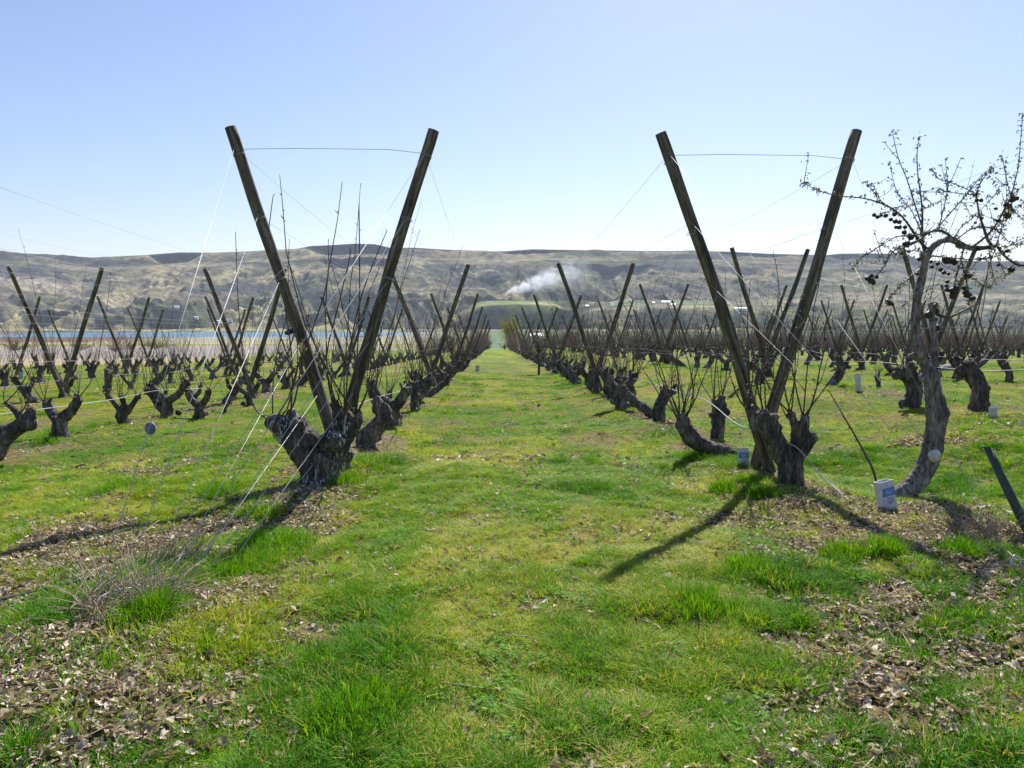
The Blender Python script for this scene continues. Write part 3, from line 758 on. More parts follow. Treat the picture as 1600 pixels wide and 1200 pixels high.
ROW_END = {'L1': 138, 'L2': 120, 'L3': 76, 'L4': 62, 'L5': 56, 'L6': 50}
VY = [8.05 + 13.2 * k for k in range(10)]
allp = []
for rn, x in ROWS.items():
    c_ = 0
    for k, y in enumerate(VY):
        if y > ROW_END.get(rn, 138): break
        if rn not in ('L1', 'R1'): y = y + {0: 0, 1: -.3}.get(k % 2, 0)
        if not (in_view(x - 1.1, y, 10, 3) or in_view(x + 1.1, y, 10, 3)): continue
        for s in (-1, 1):
            if y > 30 and random.Random(int(x * 91 + y * 7 + s)).random() < .12: continue
            allp.append((math.hypot(x, y), rn, x, y, s, c_))
        c_ += 1
allp.sort(key=lambda t: t[0])
POLES = {}
far_poles = MB()
for idx, (d, rn, x, y, s, c_) in enumerate(allp):
    lean = 'left' if s < 0 else 'right'
    if idx < 296:
        jx = random.Random(idx).gauss(0, .05) if d > 9 else 0
        lb = '%s-leaning pole of the %s trellis V from the front, %s' % (lean, ordn(c_), ROWN[rn])
        if d < 9: lb = 'tall %s-leaning pole of the big V nearest the camera, %s of the lane' % (lean, 'left' if rn[0] == 'L' else 'right')
        o = pole(x + jx, y, s, lb, idx * 7 + 3, NEARP.get((rn, c_, s)) if d < 9 else None)
        POLES[(rn, c_, s)] = o
    else:
        z0 = float(gz(x, y)); far_poles.tube([(x - s * .15, y, z0), (x + s * 1.15, y, z0 + 3.7)], .08, 5)
if far_poles.v: tag(far_poles.build('distant_poles', M['wood']), 'tiny leaning trellis poles far back in the right-hand rows', 'poles', kind='stuff')
def pole_pt(x, y, s, h):          # point on a pole at height h above its ground
    if abs(y - VY[0]) < .01 and x in (ROWS['L1'], ROWS['R1']) and s:
        a, b = (W(*q) for q in NEARP[('L1' if x < 0 else 'R1', 0, s)]); t = (gh(x, y) + h - a.z) / (b.z - a.z); return a.lerp(b, t)
    return Vector((x + s * SL * (h - .42), y + s * .1, gh(x, y) + h))
# ------------------------------------------------------------------ trees in rows
trees = []
SKIP = []
for rn, x in ROWS.items():
    r = random.Random(hash(rn[0]) % 2 * 0 + int(rn[1:]) * 13 + (5 if rn[0] == 'L' else 0))
    y = {'L1': 12.1, 'R1': 12.6}.get(rn, 10.6); c_ = {'L1': 2, 'R1': 2}.get(rn, 0)
    while y < ROW_END.get(rn, 139):
        xx = x + r.gauss(0, .13); yy = y + r.gauss(0, .15)
        if in_view(xx, yy, 15) and r.random() > .03 and not (rn == 'L2' and yy < 15.6) and not (rn == 'R2' and yy < 19.5):
            trees.append([math.hypot(xx, yy), rn, xx, yy, c_, r.randrange(len(VAR)), r.uniform(.85, 1.2), r.uniform(-.5, .5) + (math.pi if r.random() < .5 else 0)]); c_ += 1
        y += 1.35 if rn in ('L1', 'R1') else 1.75
trees.sort(key=lambda t: t[0])
def place_tree(vi, loc, sc, rz, label, group='cut-back apple trees in the rows'):
    st, tm, cm, tp = VAR[vi]
    e = empty('apple_tree', loc); e.rotation_euler = (0, 0, rz); e.scale = (sc, sc, sc)
    tag(e, label, 'tree', group)
    link('trunk', tm, e); link('crown', cm, e); return e
NTREE = 278
tlabels = {}
for (d, rn, x, y, c_, vi, sc, rz) in trees[:NTREE]:
    if rn == 'R2' and abs(y - 12) < 2.6: pass
    place_tree(vi, (x, y, gh(x, y) - .01), sc, rz, '%s apple stump with bare shoots, %s from the front, %s' % (LOOK[VAR[vi][0]], ordn(c_), ROWN[rn]))
for (px, py, nm, sc, rz, lb) in (
    (97, 690, 3, 1.05, .1, 'thick forked trunk standing just right of the low leaning trunk at the left edge'),
    (196, 665, 5, .85, .2, 'three-armed stump in the second left row, between the forked trunk and the tensioner'),
    (262, 652, 6, .95, 3.0, 'leaning dark stump just above the blue wire tensioner'),
    (312, 655, 0, .9, .3, 'forked stump in the second left row, right of the blue wire tensioner'),
    (352, 643, 13, .42, .3, 'very thin small stump left of the second-row V in the left orchard'),
    (392, 632, 8, .95, .2, 'dark forked stump under the second-row V in the left orchard'),
    (1422, 634, 7, 1.25, .6, 'upright hollow-looking trunk with a dark cut top, left behind the tall apple tree'),
    (1528, 643, 13, 1.35, 2.2, 'pale upright trunk with a flat knobby head, right of the tall apple tree'),
    (1298, 606, 10, 1.0, 3.1, 'hooked dark stump in the grass behind the near right pole'),
    (1372, 609, 2, .5, .4, 'very short dark stump with a pale cut end in the grass'),
    (1186, 600, 3, 1.0, .4, 'forked stump at the foot of the V in the second row right of the lane'),
    (1385, 566, 8, 1.0, .1, 'wide Y-shaped stump between the white tree guard and the tall apple tree')):
    c = ground_px(px, py)
    place_tree(nm, (c.x, c.y, gh(c.x, c.y) - .01), sc, rz, lb)
# the rest of the orchard: one mass of low trunks and thin shoots
fv = []; ff = []; mats = []
lo = []
for k in range(8):
    lb, kn, tp = stump_spec(['fork', 'lean', 'post', 'three'][k % 4], 50 + k); b1 = MB(); b2 = MB()
    for p, r_q in lb: b1.tube(p, r_q, 6)
    add_shoots(b2, random.Random(k), tp, 9, 13, (1.0, 2.3), .0085, spurs=False, sides=3)
    lo.append((b1, b2))
tv, tf, cv, cf = [], [], [], []
def addnp(V_, F_, b_, M4):
    base = sum(len(q) for q in V_); a = np.array([tuple(q) for q in b_.v]); a = a @ np.array(M4.to_3x3()).T + np.array(M4.translation)
    V_.append(a); F_.append([tuple(i_ + base for i_ in q) for q in b_.f])
bt, bc = MB(), MB()
for (d, rn, x, y, c_, vi, sc, rz) in trees[NTREE:]:
    b1, b2 = lo[(vi * 5 + int(y * 3)) % 8]; m4 = Matrix.Translation((x, y, float(gz(x, y)))) @ Matrix.Rotation(rz, 4, 'Z') @ Matrix.Scale(sc, 4)
    for bb, src_ in ((bt, b1), (bc, b2)):
        base = len(bb.v); bb.v += [m4 @ q for q in src_.v]; bb.f += [tuple(i_ + base for i_ in q) for q in src_.f]
far = bt.build('distant_orchard', M['bark']); tag(far, 'brown mass of bare cut-back trees filling the far end of the rows', 'orchard', kind='stuff')
fc = bc.build('shoots', M['twig'], far); tag(fc, kind='stuff')

# ------------------------------------------------------------------ the hand-placed foreground trees
def pxlimb(lst, Y, dy=None):
    """[(px,py,radius_px), ...] at distance Y (optionally per-point offsets)"""
    pts = []; rr = []
    for k, q in enumerate(lst):
        yy = Y + (q[3] if len(q) > 3 else 0); pts.append(W(q[0], q[1], yy)); rr.append(q[2] * .88 / F * yy)
    return pts, rr
def shift(limbs, o): return [([p - o for p in pts], rr) for pts, rr in limbs]
def fore_tree(label, base_px, Y, limbs, knobs, mat, seed, tips, nsh, Lr, amp=.02, vox=.014):
    o = W(base_px[0], base_px[1], Y); o.z = gh(o.x, o.y)
    lm = shift([pxlimb(l_, Y) for l_ in limbs], o)
    kn = [(W(q[0], q[1], Y + (q[3] if len(q) > 3 else 0)) - o, q[2] / F * Y) for q in knobs]
    e = empty('apple_tree', o); tag(e, label, 'tree', 'cut-back apple trees in the rows')
    link('trunk', fuse(lm, kn, vox, mat, 'trunk', seed, amp), e)
    b_ = MB(); tp = [(W(q[0], q[1], Y) - o, .03) for q in tips]; add_shoots(b_, random.Random(seed), tp, nsh[0], nsh[1], Lr, .0065)
    return e, b_, o
# left, under the near V
e, b_, o = fore_tree('thick whitewashed forked trunk at the foot of the big left V', (497, 768), 7.5,
    [[(500, 800, 42), (498, 768, 38), (500, 735, 30), (515, 712, 27)],
     [(500, 740, 30), (478, 708, 27), (455, 678, 25), (436, 660, 21)],
     [(505, 730, 28, .1), (525, 700, 23, .1), (535, 670, 20, .15), (533, 655, 17, .15)],
     [(530, 690, 20, .2), (550, 664, 15, .25), (556, 640, 12, .3)],
     [(533, 665, 14, .1), (528, 642, 10, .1), (520, 628, 8, .1)],
     [(452, 672, 15), (456, 652, 10), (454, 640, 8)],
     [(515, 735, 24, .3), (535, 712, 18, .5), (540, 700, 14, .5)]],
    [(430, 660, 16), (462, 665, 20), (540, 655, 18, .2), (520, 690, 22), (478, 690, 26), (505, 755, 32), (550, 655, 14, .3)],
    M['bark_white'], 41, [(427, 655), (455, 640), (524, 630), (556, 640), (535, 645), (548, 650)], (2, 3), (1.0, 2.2), .026)
for pts in ([(420, 655), (400, 640), (385, 600), (378, 540), (372, 470), (368, 362)], [(455, 640), (456, 560), (440, 450), (420, 380), (427, 305)], [(556, 640), (558, 560), (562, 470), (561, 320)],
            [(540, 640), (545, 560), (560, 480), (580, 420), (605, 360)], [(522, 628), (510, 560), (528, 480), (545, 410), (548, 385)]):
    P_, R2 = smooth_path([W(p[0], p[1], 7.5 + k_ * .03) - o for k_, p in enumerate(pts)], [.009, .008, .007, .006, .004, .003][:len(pts)], 3); b_.tube(P_, R2, 5)
    for k_ in range(2, len(P_), 2):
        a = rnd.uniform(0, 6.28); b_.tube([P_[k_], P_[k_] + Vector((math.cos(a), math.sin(a), .8)) * .022], [.004, .0025], 4)
b_.build('crown', M['shoot'], e)
e, b_, o = fore_tree('crooked J-shaped trunk just behind the near left V trunk', (572, 700), 10.2,
    [[(580, 720, 18), (572, 698, 17), (572, 684, 17), (588, 668, 16), (600, 652, 14), (594, 636, 12), (585, 622, 8)],
     [(600, 655, 12), (604, 640, 8), (592, 628, 6)], [(585, 680, 12), (590, 690, 9)]],
    [(600, 655, 14), (570, 682, 14), (590, 640, 9)], M['bark'], 42, [(585, 620), (598, 640), (590, 628)], (2, 3), (.8, 1.3))
b_.build('crown', M['shoot'], e)
e, b_, o = fore_tree('low dark trunk bending in from the left edge of the photo', (-8, 705), 9.9,
    [[(-20, 725, 20), (-8, 705, 19), (5, 684, 17), (28, 668, 13), (42, 660, 13), (48, 645, 9), (47, 636, 6)], [(38, 662, 9), (30, 648, 7), (22, 640, 5), (8, 628, 4)]],
    [(44, 662, 14), (3, 676, 16)], M['bark'], 43, [(47, 636), (8, 628), (30, 645)], (2, 3), (.6, 1.1))
b_.build('crown', M['shoot'], e)
# right, under the near V
e, b_, o = fore_tree('thick dark trunk with a flat-cut fork at the foot of the big right V', (1238, 775), 7.35,
    [[(1240, 815, 36), (1238, 775, 25), (1236, 740, 22), (1234, 718, 20)],
     [(1232, 722, 20), (1216, 696, 19), (1202, 674, 17), (1188, 657, 16)],
     [(1240, 722, 15), (1252, 702, 14), (1262, 686, 15), (1268, 680, 13)],
     [(1244, 700, 12), (1244, 670, 9), (1234, 645, 7)],
     [(1250, 690, 11), (1256, 665, 8), (1258, 648, 8)],
     [(1183, 660, 11), (1174, 648, 9), (1170, 634, 8)], [(1190, 662, 13), (1193, 650, 12), (1200, 647, 10)]],
    [(1192, 655, 15), (1207, 668, 15), (1210, 652, 8), (1180, 665, 10), (1268, 682, 11)],
    M['bark'], 44, [(1170, 634), (1234, 645), (1258, 648), (1200, 648)], (3, 4), (.6, 1.6), .022)
for pts in ([(1236, 645), (1240, 610), (1244, 540), (1250, 470)], [(1258, 648), (1275, 625), (1300, 590), (1318, 555), (1335, 500)], [(1172, 634), (1170, 560), (1168, 500), (1172, 440)], [(1192, 648), (1188, 600), (1196, 540)]):
    P_, R2 = smooth_path([W(p[0], p[1], 7.35) - o for p in pts], [.009, .007, .005, .003, .002][:len(pts)], 3); b_.tube(P_, R2, 5)
    for k_ in range(1, len(P_), 1):
        a = rnd.uniform(0, 6.28); b_.tube([P_[k_], P_[k_] + Vector((math.cos(a), math.sin(a), .8)) * .025], [.004, .0025], 4)
b_.build('crown', M['shoot'], e)
e, b_, o = fore_tree('grey trunk lying almost flat left of the near right V', (1158, 728), 9.1,
    [[(1165, 740, 15), (1155, 722, 15), (1130, 708, 15), (1108, 700, 14), (1085, 688, 15), (1070, 668, 14), (1066, 652, 9), (1065, 645, 7)], [(1068, 665, 9), (1060, 660, 7)]],
    [(1080, 685, 15), (1063, 664, 9), (1070, 655, 8)], M['bark_light'], 45, [(1064, 646), (1070, 648), (1062, 655)], (3, 4), (.7, 1.7), .016)
for pts in ([(1060, 645), (1050, 620), (1050, 580), (1052, 545), (1058, 520)], [(1066, 645), (1072, 620), (1085, 590), (1092, 560), (1100, 470)], [(1061, 640), (1060, 600), (1058, 560), (1064, 500)]):
    P_, R2 = smooth_path([W(p[0], p[1], 9.1) - o for p in pts], [.008, .007, .006, .005, .003][:len(pts)], 3); b_.tube(P_, R2, 5)
b_.build('crown', M['shoot'], e)
e, b_, o = fore_tree('short knobbed stump standing behind the flat-lying grey trunk', (1120, 692), 10.9,
    [[(1120, 705, 13), (1120, 690, 12), (1122, 670, 12), (1124, 650, 11), (1126, 630, 8), (1128, 618, 6)], [(1120, 650, 8), (1117, 635, 5), (1114, 622, 4)]],
    [(1132, 644, 9), (1115, 648, 8), (1128, 632, 8), (1122, 660, 12)], M['bark'], 46, [(1128, 618), (1114, 622)], (4, 6), (.7, 1.7))
b_.build('crown', M['shoot'], e)

# ------------------------------------------------------------------ the uncut apple tree at the right
TY = 6.85
TL = [[(1368, 825, 20), (1386, 797, 19), (1405, 776, 18), (1434, 750, 19), (1454, 712, 19), (1462, 665, 18), (1464, 645, 20), (1458, 612, 15), (1455, 580, 15)],
      [(1454, 585, 12), (1437, 550, 10, -.03), (1431, 512, 10, -.05), (1434, 470, 9.5, -.05), (1441, 430, 9), (1448, 400, 8), (1462, 382, 7), (1485, 374, 6.5, .05), (1505, 384, 6.5, .1), (1522, 388, 5.5, .1), (1551, 386, 4.5, .15)],
      [(1456, 585, 11), (1452, 545, 8, .08), (1448, 505, 7.5, .12), (1448, 474, 7.5, .15)],
      [(1440, 563, 9), (1428, 556, 7), (1420, 560, 4)]]
TK = [(1466, 645, 21), (1460, 700, 17), (1458, 476, 9, .15), (1446, 398, 11), (1500, 383, 8, .1), (1472, 640, 12), (1412, 775, 15), (1446, 590, 12)]
TL = [[(q[0] + (9 if k_ == 2 and j_ > 0 else 0) - (1 if k_ == 1 and 0 < j_ < 4 else 0), q[1], q[2] * ((.95, .8, .7)[k_] if k_ < 3 else .98)) + tuple(q[3:]) for j_, q in enumerate(l_)] for k_, l_ in enumerate(TL)]
TK = [(q[0], q[1], q[2] * .82) + tuple(q[3:]) for q in TK]
o = W(1402, 796, TY); o.z = gh(o.x, o.y)
big = empty('apple_tree', o); tag(big, 'tall uncut apple tree with withered fruit at the right edge', 'tree')
lm = shift([pxlimb(l_, TY) for l_ in TL], o); kn = [(W(q[0], q[1], TY + (q[3] if len(q) > 3 else 0)) - o, q[2] / F * TY) for q in TK]
link('trunk', fuse(lm, kn, .010, bark_mat('bark_grey', (.08, .075, .075), (.27, .25, .245), (.5, .48, .47), sc=7), 'trunk', 60, .012), big)
BR = [[(1457, 482, 4, .15), (1467, 492, 4.5, .15), (1485, 495, 3, .2), (1500, 488, 2.2, .2), (1524, 475, 1.5, .25)],
      [(1551, 386, 4, .15), (1544, 376, 4, .2), (1540, 365, 3.6, .2), (1535, 350, 3, .2), (1530, 335, 2.5, .2), (1527, 315, 2, .2), (1526, 303, 1.5, .2), (1534, 283, 1, .2), (1550, 262, .9, .2)],
      [(1551, 386, 3.6, .15), (1557, 384, 3, .1), (1565, 395, 2.8, 0), (1580, 408, 3, 0), (1600, 415, 3, 0), (1640, 405, 3, 0)],
      [(1518, 387, 3, .1), (1530, 378, 2.8, 0), (1545, 365, 2.5, -.1), (1560, 345, 2.4, -.1), (1572, 322, 2.3, -.15), (1580, 308, 2, -.2), (1584, 290, 1.5, -.2), (1591, 262, 1.2, -.2), (1593, 240, 1, -.2), (1596, 205, .9, -.2), (1598, 178, .8, -.2)],
      [(1446, 395, 4), (1442, 383, 3.6), (1441, 368, 3.2), (1441, 350, 2.8), (1441, 330, 2.2), (1438, 300, 1.8), (1434, 272, 1.4), (1433, 240, 1), (1436, 213, .8)],
      [(1447, 388, 4), (1432, 370, 3.6, -.1), (1415, 345, 2.6, -.2), (1400, 330, 2.2, -.3), (1380, 319, 1.9, -.4), (1350, 310, 1.5, -.5), (1310, 306, 1.2, -.55), (1285, 300, 1, -.6), (1268, 293, .8, -.6), (1256, 285, .7, -.6)],
      [(1440, 352, 2), (1428, 315, 1.5, .1), (1417, 280, 1.3, .2), (1404, 248, 1, .3), (1395, 210, .8, .3)],
      [(1442, 370, 2, 0), (1425, 330, 1.2, .2), (1408, 310, .9, .3), (1398, 290, .8, .3), (1390, 255, .6, .4)],
      [(1490, 374, 3, .05), (1472, 361, 3, 0), (1452, 363, 2.8, -.1), (1432, 378, 2.2, -.15), (1412, 387, 1.8, -.2), (1400, 398, 1.2, -.2)],
      [(1455, 362, 2, -.1), (1430, 368, 1.6, -.2), (1400, 370, 1.4, -.3), (1375, 385, 1.1, -.4), (1350, 400, 1, -.4), (1335, 415, .8, -.4)],
      [(1460, 362, 2, 0), (1480, 338, 1.6, .1), (1500, 316, 1.3, .1), (1513, 300, 1.1, .1), (1530, 280, 1, .1), (1547, 268, .8, .1)],
      [(1465, 362, 1.6, 0), (1471, 340, 1.2, 0), (1478, 310, 1, 0), (1482, 288, .9, 0)],
      [(1526, 303, 1.4, .2), (1510, 295, 1.2, .3), (1485, 285, 1, .4), (1468, 280, .9, .4), (1457, 266, .8, .4)],
      [(1526, 305, 1.2, .2), (1505, 303, 1, .1), (1482, 300, .8, 0), (1470, 296, .7, 0)],
      [(1497, 372, 2, .1), (1517, 358, 1.8, .2), (1540, 355, 1.6, .2), (1560, 362, 1.5, .3), (1576, 378, 1, .3)],
      [(1436, 376, 2, -.1), (1410, 384, 1.8, -.2), (1393, 396, 1.6, -.2), (1384, 412, 1.4, -.2), (1372, 428, 1.1, -.2), (1357, 440, .9, -.2)],
      [(1441, 418, 2, 0), (1425, 430, 1.8, -.1), (1410, 443, 1.4, -.2), (1396, 458, 1.1, -.2), (1386, 471, .9, -.2)],
      [(1506, 386, 2.2, .1), (1502, 405, 1.8, .1), (1496, 425, 1.8, 0), (1491, 445, 1.5, 0), (1488, 462, 1, 0)],
      [(1502, 408, 1.6, .1), (1508, 430, 1.4, 0), (1512, 450, 1.6, 0), (1518, 472, 1, 0)],
      [(1506, 420, 1, .1), (1522, 436, .9, 0), (1538, 448, .8, 0), (1546, 448, .7, 0)],
      [(1545, 388, 1.4, .15), (1548, 410, 1, .1), (1552, 432, .8, .1)],
      [(1552, 388, 1.2, .15), (1562, 410, 1, .1), (1571, 428, .8, .1), (1580, 424, .7, .1)],
      [(1456, 400, 1.8, 0), (1480, 402, 1.4, 0), (1510, 405, 1.2, -.1), (1545, 403, 1, -.1), (1570, 395, .9, -.1), (1596, 380, .8, -.1)],
      [(1450, 395, 1.4, 0), (1435, 392, 1.2, 0), (1415, 392, 1, -.1), (1400, 386, .8, -.1)],
      [(1580, 308, 1.2, -.2), (1575, 290, 1, -.2), (1570, 265, .8, -.2), (1566, 245, .8, -.2)],
      [(1580, 306, 1.2, -.2), (1592, 296, 1, -.2), (1610, 285, .9, -.2)],
      [(1575, 320, 1, -.15), (1590, 335, .9, -.15), (1606, 350, .8, -.15)],
      [(1545, 386, 1, .1), (1560, 350, .9, 0), (1585, 330, .8, 0), (1600, 315, .7, 0)],
      [(1490, 372, 1.4, 0), (1502, 355, 1.1, -.1), (1520, 340, 1, -.1), (1545, 315, .9, -.1), (1560, 297, .8, -.1)],
      [(1438, 330, 1, 0), (1455, 318, .8, .1), (1430, 300, .6, .1)],
      [(1436, 318, 1, 0), (1410, 322, .8, .1), (1392, 330, .7, .1), (1375, 335, .6, .1)],
      [(1376, 318, .9, -.4), (1365, 300, .8, -.4), (1356, 288, .7, -.4)],
      [(1560, 398, 1, 0), (1575, 385, .9, 0), (1600, 372, .8, 0)],
      [(1556, 386, 1.1, .1), (1562, 365, .9, 0), (1572, 345, .8, 0), (1575, 330, .7, 0)],
      [(1440, 460, 1, 0), (1424, 468, .8, -.05), (1410, 480, .6, -.1)]]
cr = MB(); buds = []
brl = [pxlimb(l_, TY) for l_ in BR]
for l_, (pts, rr) in zip(BR, brl):
    P_, R2 = smooth_path([p - o for p in pts], [max(q * .72, .0024) for q in rr], 4); cr.tube(P_, R2, 6)
    for k_, p in enumerate(P_):
        if R2[k_] < .014:
            for _ in range(2):
                d = Vector((rnd.gauss(0, 1), rnd.gauss(0, 1), rnd.gauss(.5, .8))).normalized(); e1 = p + d * rnd.uniform(.015, .04)
                cr.tube([p, e1], [.003, .002], 4)
                if rnd.random() < .8: buds.append(e1)
        if k_ == len(P_) - 1:
            for _ in range(6): buds.append(p + Vector((rnd.gauss(0, .018), rnd.gauss(0, .018), rnd.gauss(.01, .02))))
# extra fine twigs
for l_, (pts, rr) in zip(BR, brl):
    for _ in range(2):
        k_ = rnd.randrange(1, len(pts)); p = pts[k_] - o
        d = Vector((rnd.gauss(0, .7), rnd.gauss(0, .7), rnd.gauss(.25, .6))).normalized(); L = rnd.uniform(.1, .28)
        q = [p + d * (L * t) + Vector((0, 0, .05 * t * t)) for t in (0, .35, .7, 1)]; cr.tube(q, [.0035, .003, .0025, .002], 4)
        for t in q[1:]:
            for _q in range(2): buds.append(t + Vector((rnd.gauss(0, .014), rnd.gauss(0, .014), rnd.gauss(0, .014))))
cr.build('crown', M['shoot'], big)
lf = MB()
for p in buds:
    for _ in range(2):
        a = Euler((rnd.uniform(0, 3.1), rnd.uniform(0, 3.1), rnd.uniform(0, 6.28))).to_matrix(); s = rnd.uniform(.009, .018)
        lf.poly([p, p + a @ Vector((s, s * .5, .002)), p + a @ Vector((s * 2, 0, 0)), p + a @ Vector((s, -s * .5, .002))])
mbud = simple('opening_buds_local', (.3, .3, .17), .7, 0, .35, 40); lf.build('leaves', mbud, big, smooth=False)
FR = [(1366, 336, 3.5), (1371, 339, 3.5), (1377, 337, 3), (1384, 337, 4), (1392, 343, 3.5), (1399, 346, 4), (1405, 347, 4), (1405, 355, 4), (1413, 363, 4), (1414, 355, 3.5), (1398, 335, 4), (1420, 368, 4), (1424, 371, 5),
      (1355, 435, 4), (1360, 438, 4.5), (1364, 441, 5), (1370, 433, 3), (1362, 431, 3.5), (1387, 471, 4), (1394, 475, 3.5), (1390, 474, 4), (1436, 405, 3.5), (1440, 400, 2.5), (1408, 396, 3), (1420, 393, 3), (1418, 382, 5), (1414, 381, 4),
      (1456, 417, 3.5), (1465, 412, 3.5), (1480, 407, 7), (1488, 408, 6), (1476, 405, 5), (1492, 410, 5), (1470, 421, 4), (1475, 426, 4), (1482, 428, 3), (1455, 409, 3), (1480, 440, 3.5), (1479, 447, 3.5), (1480, 453, 4), (1490, 455, 7), (1489, 462, 6), (1493, 450, 5),
      (1510, 432, 6), (1515, 431, 4), (1509, 457, 5), (1512, 461, 6), (1518, 467, 4), (1521, 466, 4), (1506, 450, 4), (1581, 422, 5), (1578, 420, 4), (1532, 405, 3), (1538, 404, 3), (1574, 392, 4), (1524, 304, 4), (1526, 313, 3.5), (1533, 313, 3.5), (1556, 326, 3),
      (1572, 320, 4), (1576, 322, 5), (1581, 328, 3.5), (1572, 336, 5), (1576, 337, 4), (1534, 341, 3), (1524, 348, 2.5), (1560, 345, 4), (1582, 312, 5), (1588, 310, 4), (1452, 492, 8), (1458, 500, 6), (1464, 512, 6), (1400, 358 - 3, 3), (1433, 472 - 44, 3), (1462, 486, 6), (1560, 414, 3)]
fmesh = []
for k_ in range(4):
    b_ = MB(); b_.ball((0, 0, 0), 1, 10, 8, (1, 1, .88))
    for q in b_.v:
        q += q.normalized() * mnoise.noise(q * 1.8 + Vector((k_ * 5, 0, 0))) * .28
    b_.tube([(0, 0, .8), (.1, 0, 1.5)], [.1, .08], 5); fmesh.append(b_.mesh('fruit', M['fruit']))
for k_, (px, py, r) in enumerate(FR[:80]):
    # hang each fruit from the depth of the nearest branch point
    best = min(((abs(px - q[0]) + abs(py - q[1]), (q[3] if len(q) > 3 else 0)) for l_ in BR for q in l_))
    f_ = link('fruit', fmesh[k_ % 4], big); f_.location = W(px, py, TY + best[1]) - o; s = r / F * TY * .95; f_.scale = (s, s, s); f_.rotation_euler = (rnd.uniform(-.4, .4), rnd.uniform(-.4, .4), rnd.uniform(0, 6))
# crumpled foil wrap on its trunk
def crumple(name, c, r, mat, label, cat, parent=None, sq=(1, .7, 1)):
    b_ = MB(); b_.ball((0, 0, 0), r, 14, 10, sq)
    for q in b_.v: q *= 1 + .45 * mnoise.noise(q * (3.2 / r))
    o_ = b_.build(name, mat, parent, c, smooth=False)
    if label: tag(o_, label, cat)
    return o_
crumple('crumpled_bag', W(1460, 712, TY - .12), .055, M['tin'], 'crumpled silvery plastic caught on the tall apple tree trunk', 'bag')

# ------------------------------------------------------------------ wires
def wire(name, pts, r, mat, label, cat='wire', group=None, n_=4, sag=0, sub=1):
    P = [Vector(p) for p in pts]; out = []
    for k in range(len(P) - 1):
        m_ = 6 if sag else 1
        for j in range(m_):
            t = j / m_; q = P[k].lerp(P[k + 1], t); q.z -= sag * 4 * t * (1 - t); out.append(q)
    out.append(P[-1]); b_ = MB(); b_.tube(out, r, n_)
    if r == .0016:
        for t in (1, 2, 4):
            q = out[t].lerp(out[t + 1], .4); b_.tube([q + Vector((.03 * math.cos(a), 0, .03 * math.sin(a) - .025)) for a in np.linspace(0, 5.2, 10)], .0014, 3, cap=False)
    o_ = b_.build(name, mat); tag(o_, label, cat, group); return o_
HTS = [3.42, 2.72, 2.05, 1.3]
HN = ['top', 'second', 'third', 'lowest']
for rn in ('L1', 'R1', 'L2', 'R2', 'L3', 'R3', 'R4', 'L4'):
    x = ROWS[rn]; yend = ROW_END.get(rn, 138)
    for s in (-1, 1):
        for hi, h in enumerate(HTS):
            if rn in ('L4', 'R4') and hi in (1,): continue
            pts = [pole_pt(x + s * .085 * 0, y, s, h) + Vector((s * .0, -.09, 0)) for y in VY if y < yend + 1]
            side = 'left' if s < 0 else 'right'
            wire('trellis_wire', pts, (.0016 if rn in ('L1', 'R1') else .0022), M['wire_dull'], '%s wire along the %s-leaning poles, %s' % (HN[hi], side, ROWN[rn]), 'wire', 'wires strung along the rows', sag=.05 if hi else .12)
for rn, hz in (('L1', .55), ('R1', .62), ('L2', .52), ('R2', .55), ('L3', .5), ('R3', .6)):
    x = ROWS[rn]; yend = ROW_END.get(rn, 138); r = random.Random(3); pts = []
    y = 8.0
    while y < min(yend, 70): pts.append((x + r.gauss(0, .06), y, gh(x, y) + hz + r.gauss(0, .05))); y += 1.8
    if rn == 'L1': pts = [W(348, 838, 6.3), W(400, 808, 6.9), W(440, 775, 7.2), W(478, 740, 7.3), W(505, 700, 7.5), W(520, 665, 7.8)] + [Vector(p) for p in pts[1:]]
    if rn == 'R1': pts = [W(1390, 842, 6.0), W(1330, 785, 6.5), W(1285, 745, 6.9), W(1248, 702, 7.2), W(1225, 690, 7.3), W(1190, 674, 7.6), W(1150, 662, 8.2)] + [Vector(p) for p in pts[1:]]
    P_, R2 = smooth_path(pts, [.0068] * len(pts), 5); b_ = MB(); b_.tube(P_, R2, 7)
    o_ = b_.build('irrigation_hose', M['hose_grey']); tag(o_, 'grey irrigation hose looping from trunk to trunk, %s' % ROWN[rn], 'hose', 'irrigation hoses')
